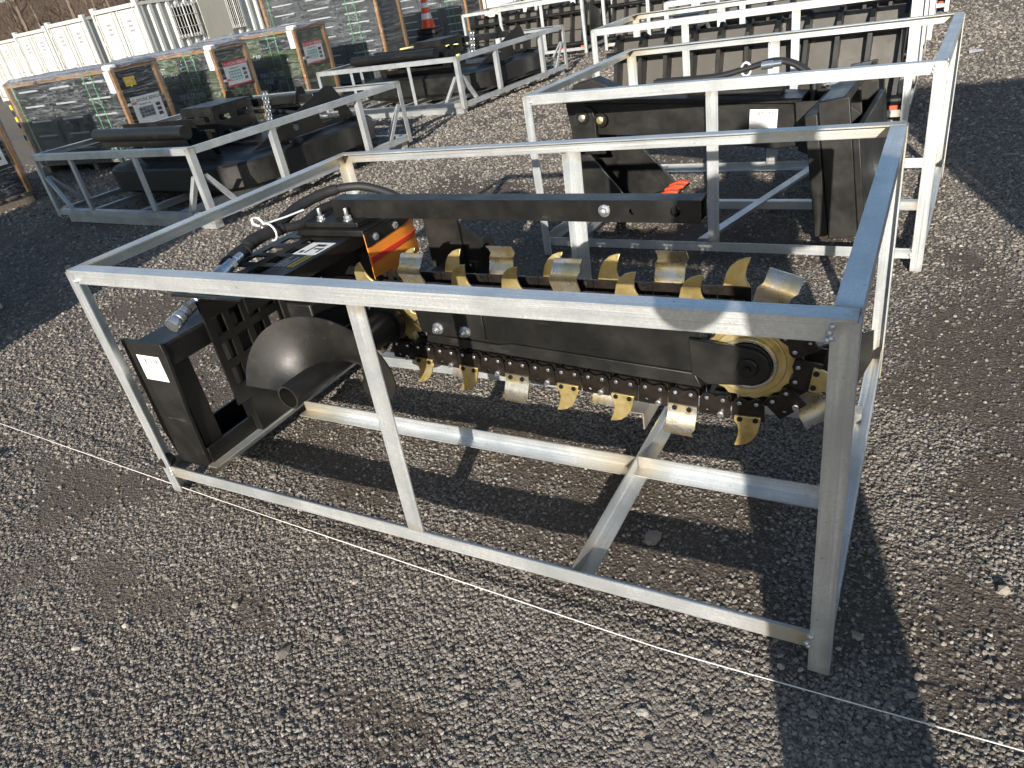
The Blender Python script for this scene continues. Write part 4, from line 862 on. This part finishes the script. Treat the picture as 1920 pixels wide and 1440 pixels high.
# ------------------------------------------------------------------ white containers
def cmat(name, c):
    m = mat(name, c, .45); g = NT(m); co = g.coord('Object')
    g.set('Base Color', g.mixc(g.ramp(g.noise(2, 5, .65, g.mapping(co, (3, 3, .7))).outputs[0], [(.45, (0, 0, 0)), (.85, (.5, .5, .5))]), c, tuple(q * .6 for q in c))); return m
M['cwhite'] = cmat('white container paint', (.52, .52, .49)); M['cblue'] = cmat('blue grey container paint', (.13, .19, .25)); M['glass'] = mat('dark window glass', (.015, .018, .022), .06); M['seal'] = mat('black door seal', (.02, .02, .02), .6)
def corrug(y0, y1, n):
    P = []
    p = (y1 - y0) / n
    for k in range(n): a = y0 + k * p; P += [(a, 0), (a + p * .33, 0), (a + p * .46, -.06), (a + p * .87, -.06)]
    return P + [(y1, 0)]
def container(label, loc, w=1.95, d=5., h=2.2, m='cwhite', office=False):
    c = thing('container', label, 'container', loc, 0, 'white shipping containers')
    t_ = .07
    def wall(x, sg, y0, y1, z0, z1, nm='side_panel'):
        P = corrug(y0, y1, max(2, int((y1 - y0) / .27))); mb = MB(); n = len(P)
        mb.add([(x + sg * q, y, z) for z in (z0, z1) for y, q in P], [(i, i + 1, n + i + 1, n + i) for i in range(n - 1)]); return mb.build(nm, m, c)
    if office:
        y = [.10, .93, 1.79, 1.95, 2.75, 2.88, 3.4, d - .1]
        wall(-.012, 1, .08, .93, .15, h - .1); wall(-.012, 1, 1.78, 1.90, .15, h - .1); wall(-.012, 1, 3.42, d - .08, .15, h - .1)
        wall(-.012, 1, .93, 1.78, .15, 1.22); wall(-.012, 1, .93, 1.78, 2.0, h - .1); wall(-.012, 1, 2.86, 3.42, .15, 1.22); wall(-.012, 1, 2.86, 3.42, 2.0, h - .1)
        for a, b in ((.93, 1.78), (2.86, 3.42)):
            wf = MB().plate([(a, 1.22), (b, 1.22), (b, 2.0), (a, 2.0)], [[(a + .06, 1.28), (b - .06, 1.28), (b - .06, 1.94), (a + .06, 1.94)]], lambda q, z, t: (t, q, z), -.03, .03).build('window', m, c)
            MB().box(-.02, -.012, a + .061, b - .061, 1.281, 1.939).build('pane', 'glass', wf)
            mb = MB()
            for k in range(1, 8): mb.tube([(.036, a + (b - a) * k / 8, 1.2), (.036, a + (b - a) * k / 8, 2.02)], .008 if k != 4 else .02, 6)
            for z in (1.2, 1.45, 1.74, 2.02): mb.tube([(.04, a - .02, z), (.04, b + .02, z)], .009, 6)
            mb.build('window_bars', m, wf)
        dr = MB().box(-.03, .02, 1.91, 2.85, .1, h - .08).build('door', 'cdoor', c, bevel=.004); MB().lathe([(.03, 0), (.035, .02), (.02, .04)], (.02, 2.72, 1.05), X_, 12).build('handle', 'zinc', dr, smooth=40)
    else: wall(-.012, 1, .08, d - .08, .15, h - .1)
    wall(-w + .012, -1, .08, d - .08, .15, h - .1)
    for x in (-w, -t_):
        for y in (0, d - t_): MB().box(x, x + t_, y, y + t_, 0, h).build('corner_post', m, c, bevel=.008)
    for x in (-w, -t_): MB().box(x + .005, x + t_ - .005, t_ + .001, d - t_ - .001, h - .09, h - .01).build('top_rail', m, c); MB().box(x + .005, x + t_ - .005, t_ + .001, d - t_ - .001, .02, .15).build('bottom_rail', m, c)
    for x in (-w - .004, -.16):
        for y in (-.004,): MB().box(x, x + .165, y, y + .12, h - .02, h + .06).build('corner_casting', m, c, bevel=.01)
    MB().box(-w + t_ + .001, -t_ - .001, .0, t_, h - .10, h - .005).build('header', m, c); MB().box(-w + t_ + .001, -t_ - .001, 0, t_, .02, .15).build('sill', m, c)
    MB().box(-w + t_ + .001, -t_ - .001, t_ + .001, d - t_, h - .07, h - .03).build('roof', m, c); MB().box(-w + t_, -t_, d - t_, d - .01, .1, h - .03).build('end_wall', m, c)
    MB().box(-w + .072, -.072, .045, .055, .15, h - .1).build('door_seal', 'seal', c)
    dw = (w - 2 * t_ - .11) / 2
    for k in range(2):
        x0 = -w + t_ + .035 + k * (dw + .04); dz0, dz1 = .17, h - .125
        dm = 'cblue' if m == 'cblue' else m
        dr = MB().box(x0, x0 + dw, .018, .044, dz0, dz1).build('door', dm, c, bevel=.006)
        for z in (.55, 1.0, 1.5): MB().box(x0 + .12, x0 + dw - .12, .010, .0175, z, z + .06).build('door_rib', m, dr)
        for q in ((.10, .85) if k == 0 else (.15, .9)):
            xr = x0 + dw * q; MB().tube([(xr, .002, dz0 - .05), (xr, .002, dz1 + .05)], .014, 8).build('lock_rod', 'zinc', dr, smooth=40)
            MB().box(xr - .03, xr + .03, -.018, .012, .98, 1.03).build('handle', 'zinc', dr)
        xs_ = x0 if k == 0 else x0 + dw
        for z in (.35, .85, 1.35, 1.85): MB().box(xs_ - .045 if k == 0 else xs_ - .02, xs_ + .02 if k == 0 else xs_ + .045, .004, .0175, z, z + .09).build('hinge', m, dr)
        for j in range(3): MB().box(x0 + dw * .40, x0 + dw * .62, .0165, .0178, h - .42 - j * .11, h - .37 - j * .11).build('placard', 'grey_ink', dr)
    return c
M['cdoor'] = cmat('beige door paint', (.40, .385, .33))
container('white site office container with barred windows and a beige door', (-16.0, 12.62, 0), d=4.1, office=True)
for i, (x, y, s) in enumerate(((-20.05, 13.75, 'second'), (-23.7, 14.75, 'third'), (-28.4, 16.6, 'fourth'))):
    container('white container, %s from the site office towards the left' % s, (x, y, 0))
container('white container at the left edge, partly out of the picture', (-32.2, 17.9, 0), d=4)
container('blue grey container standing behind the site office door', (-14.4, 17.6, 0), d=3, m='cblue')
container('white container standing between the blue grey one and the tall drawer stack', (-12.9, 18.9, 0), w=1.2, d=3)
container('white container far behind the traffic cone', (-9.9, 21.5, 0), w=2.2, d=4)

# ------------------------------------------------------------------ bare woods behind the containers
M['bark'] = mat('grey brown bark', (.16, .12, .09), .9); M['twig'] = mat('bare twigs', (.10, .07, .052), .9); M['needle'] = mat('evergreen needles', (.045, .06, .02), .8); M['brush'] = mat('dead undergrowth', (.075, .052, .036), .95)
def tree_mesh(seed, H):
    r = random.Random(seed); tr_ = MB(); cr = MB(); bend = [Vector((0, 0, 0))]
    for k in range(1, 9): bend.append(bend[-1] + Vector((r.uniform(-.10, .10), r.uniform(-.10, .10), H / 8)))
    tr_.tube(bend, [.13 * (1 - k / 9.5) for k in range(9)], 7)
    def branch(p, d, L, rad, lvl):
        pts = [p]; q = p
        for k in range(3): d = (d + Vector((r.uniform(-.25, .25), r.uniform(-.25, .25), r.uniform(-.05, .25)))).normalized(); q = q + d * L / 3; pts.append(q)
        cr.tube(pts, [rad, rad * .75, rad * .5, rad * .2], 4, cap=False)
        if lvl:
            for k in range(5):
                i = r.randint(1, 3); branch(pts[i], (d + Vector((r.uniform(-1, 1), r.uniform(-1, 1), r.uniform(-.3, .7)))).normalized(), L * r.uniform(.35, .6), rad * .45, lvl - 1)
    for k in range(22):
        f = r.uniform(.12, .97); i = int(f * 8); p = bend[i].lerp(bend[i + 1], f * 8 - i); a = r.uniform(0, 6.283)
        branch(p, Vector((math.cos(a), math.sin(a), r.uniform(.2, .9))).normalized(), (1 - f * .6) * H * .26, .035 * (1.1 - f), 2)
    return tr_, cr
protoT = []
for k in range(4):
    a, b = tree_mesh(100 + k, 8 + k); root = thing('bare_tree', '', 'tree', (0, 0, 0), 0, 'bare trees in the wood behind the containers')
    a.build('trunk', 'bark', root, smooth=50); b.build('crown', 'twig', root); protoT.append(root)
r = random.Random(5); spots = []
for k in range(70):
    x = -62 + 50 * (k + r.uniform(-.4, .4)) / 70; spots.append((x, 27 + r.uniform(-2, 12) + (x + 62) * .10))
for i, (x, y) in enumerate(spots):
    o = protoT[i] if i < 4 else copy_tree(protoT[i % 4]); o.location = (x, y, 0); o.rotation_euler.z = r.uniform(0, 6.28); q = r.uniform(.8, 1.25); o.scale = (q, q, q)
    o['label'] = 'leafless tree in the brown wood behind the white containers'
def evergreen(loc, H, seed):
    t = thing('evergreen_tree', 'dark olive evergreen rising above the white containers', 'tree', loc, 0, 'evergreens in the wood'); r = random.Random(seed)
    MB().tube([(0, 0, 0), (0, 0, H)], [.14, .02], 7).build('trunk', 'bark', t); mb = MB()
    for k in range(2600):
        f = r.random() ** .8; z = .12 * H + f * H * .88; rad = (1 - f) * H * .26 * math.sqrt(r.random()) + .05; a = r.uniform(0, 6.283); c = Vector((rad * math.cos(a), rad * math.sin(a), z - rad * .25)); s = r.uniform(.06, .16)
        u = Vector((r.uniform(-1, 1), r.uniform(-1, 1), r.uniform(-.6, .4))).normalized(); v = u.orthogonal().normalized()
        mb.add([c - u * s, c + v * s * .3, c + u * s, c - v * s * .3], [(0, 1, 2, 3)])
    mb.build('crown', 'needle', t)
for i, (x, y, H) in enumerate(((-30, 25.5, 7), (-26, 26, 8.5), (-22.5, 26.5, 7.5), (-35, 28, 6.5))): evergreen((x, y, 0), H, i)
mb = MB(); r = random.Random(9)
for k in range(15000):
    x = r.uniform(-72, -8); y = 29 + (x + 62) * .10 + r.uniform(-2, 14); z = r.random() ** 1.6 * 6.0; s = r.uniform(.25, 1.1); u = Vector((r.uniform(-.5, .5), r.uniform(-.5, .5), r.uniform(.3, 1))).normalized(); v = u.orthogonal().normalized() * r.uniform(.008, .022); c = Vector((x, y, z))
    mb.add([c, c + u * s * .5 + v, c + u * s, c + u * s * .5 - v], [(0, 1, 2, 3)])
o = mb.build('undergrowth', 'twig'); tag(o, 'tangle of bare brown twigs and brush filling the wood', 'undergrowth', kind='stuff')
bank = MB(); n = 60
V = []
for k in range(n + 1):
    x = -160 + 260 * k / n; h = 5.2 + 1.2 * noise.noise((x * .08, 0, 0)) + .7 * noise.noise((x * .4, 2, 0)); y = 46 + (x + 62) * .08
    V += [(x, y, -.1), (x, y + 3, h * .5), (x, y + 10, h * 1.5), (x, y + 40, h * 1.5)]
bk_ = bank.add(V, [(k * 4 + j, k * 4 + 4 + j, k * 4 + 5 + j, k * 4 + 1 + j) for k in range(n) for j in range(3)]).build('wooded_bank', 'brush', smooth=60); bk_['kind'] = 'structure'

# ------------------------------------------------------------------ the photographer, whose shadow lies across the crate
def photographer():
    P = {'pel': (0, 0, .93), 'waist': (0, .01, 1.08), 'chest': (0, .02, 1.30), 'neck': (0, .03, 1.47), 'head0': (0, .06, 1.55), 'head1': (0, .07, 1.64), 'head2': (0, .05, 1.72),
         'hl': (-.085, 0, .90), 'kl': (-.07, .03, .50), 'al': (-.055, -.03, .09), 'tl': (-.07, .12, .04), 'hr': (.085, 0, .90), 'kr': (.07, .04, .50), 'ar': (.055, -.01, .09), 'tor': (.07, .14, .04),
         'sl': (-.19, .02, 1.40), 'el': (-.30, .06, 1.16), 'wl': (-.34, .22, 1.30), 'ml': (-.335, .245, 1.335), 'sr': (.19, .02, 1.40), 'er': (.16, .16, 1.14), 'wr': (-.16, .25, 1.27), 'mr': (-.20, .26, 1.31)}
    Rd = {'pel': .17, 'waist': .16, 'chest': .18, 'neck': .065, 'head0': .085, 'head1': .105, 'head2': .08, 'hl': .10, 'kl': .078, 'al': .058, 'tl': .04, 'hr': .10, 'kr': .078, 'ar': .058, 'tor': .04, 'sl': .085, 'el': .058, 'wl': .036, 'ml': .034, 'sr': .085, 'er': .058, 'wr': .036, 'mr': .034}
    E = [('pel', 'waist'), ('waist', 'chest'), ('chest', 'neck'), ('neck', 'head0'), ('head0', 'head1'), ('head1', 'head2'), ('pel', 'hl'), ('hl', 'kl'), ('kl', 'al'), ('al', 'tl'), ('pel', 'hr'), ('hr', 'kr'), ('kr', 'ar'), ('ar', 'tor'), ('chest', 'sl'), ('sl', 'el'), ('el', 'wl'), ('wl', 'ml'), ('chest', 'sr'), ('sr', 'er'), ('er', 'wr'), ('wr', 'mr')]
    k = list(P); me = bpy.data.meshes.new('person'); me.from_pydata([P[q] for q in k], [(k.index(a), k.index(b)) for a, b in E], [])
    o = bpy.data.objects.new('person', me); COL.objects.link(o); sk = o.modifiers.new('skin', 'SKIN'); sk.use_smooth_shade = True
    for i, q in enumerate(k): me.skin_vertices[0].data[i].radius = (Rd[q], Rd[q] * (.72 if q in ('pel', 'waist', 'chest') else 1))
    me.skin_vertices[0].data[0].use_root = True
    s = o.modifiers.new('sub', 'SUBSURF'); s.levels = s.render_levels = 2; me.materials.append(M['cloth'])
    o.location = (2.40, -1.32, 0); tag(o, 'person in dark clothes holding up a phone, seen only by shadow', 'person')
    for base, tip in (((-.335, .245, 1.335), 1), ((-.20, .26, 1.31), -1)):
        mb = MB()
        for j in range(5): b = Vector(base) + Vector((.0, .01, .02 - j * .016)); mb.tube([b, b + Vector((tip * .025, .02, .004)), b + Vector((tip * .045, .015, .004)), b + Vector((tip * .05, -.005, .003))], [.009, .0085, .008, .006], 6)
        mb.build('fingers', 'skin', o, smooth=60)
    MB().box(-.335, -.205, .262, .270, 1.24, 1.31).build('phone', 'navy', o, bevel=.004)
M['cloth'] = mat('dark clothing', (.03, .035, .05), .9); M['skin'] = mat('skin', (.5, .32, .24), .6)
photographer()
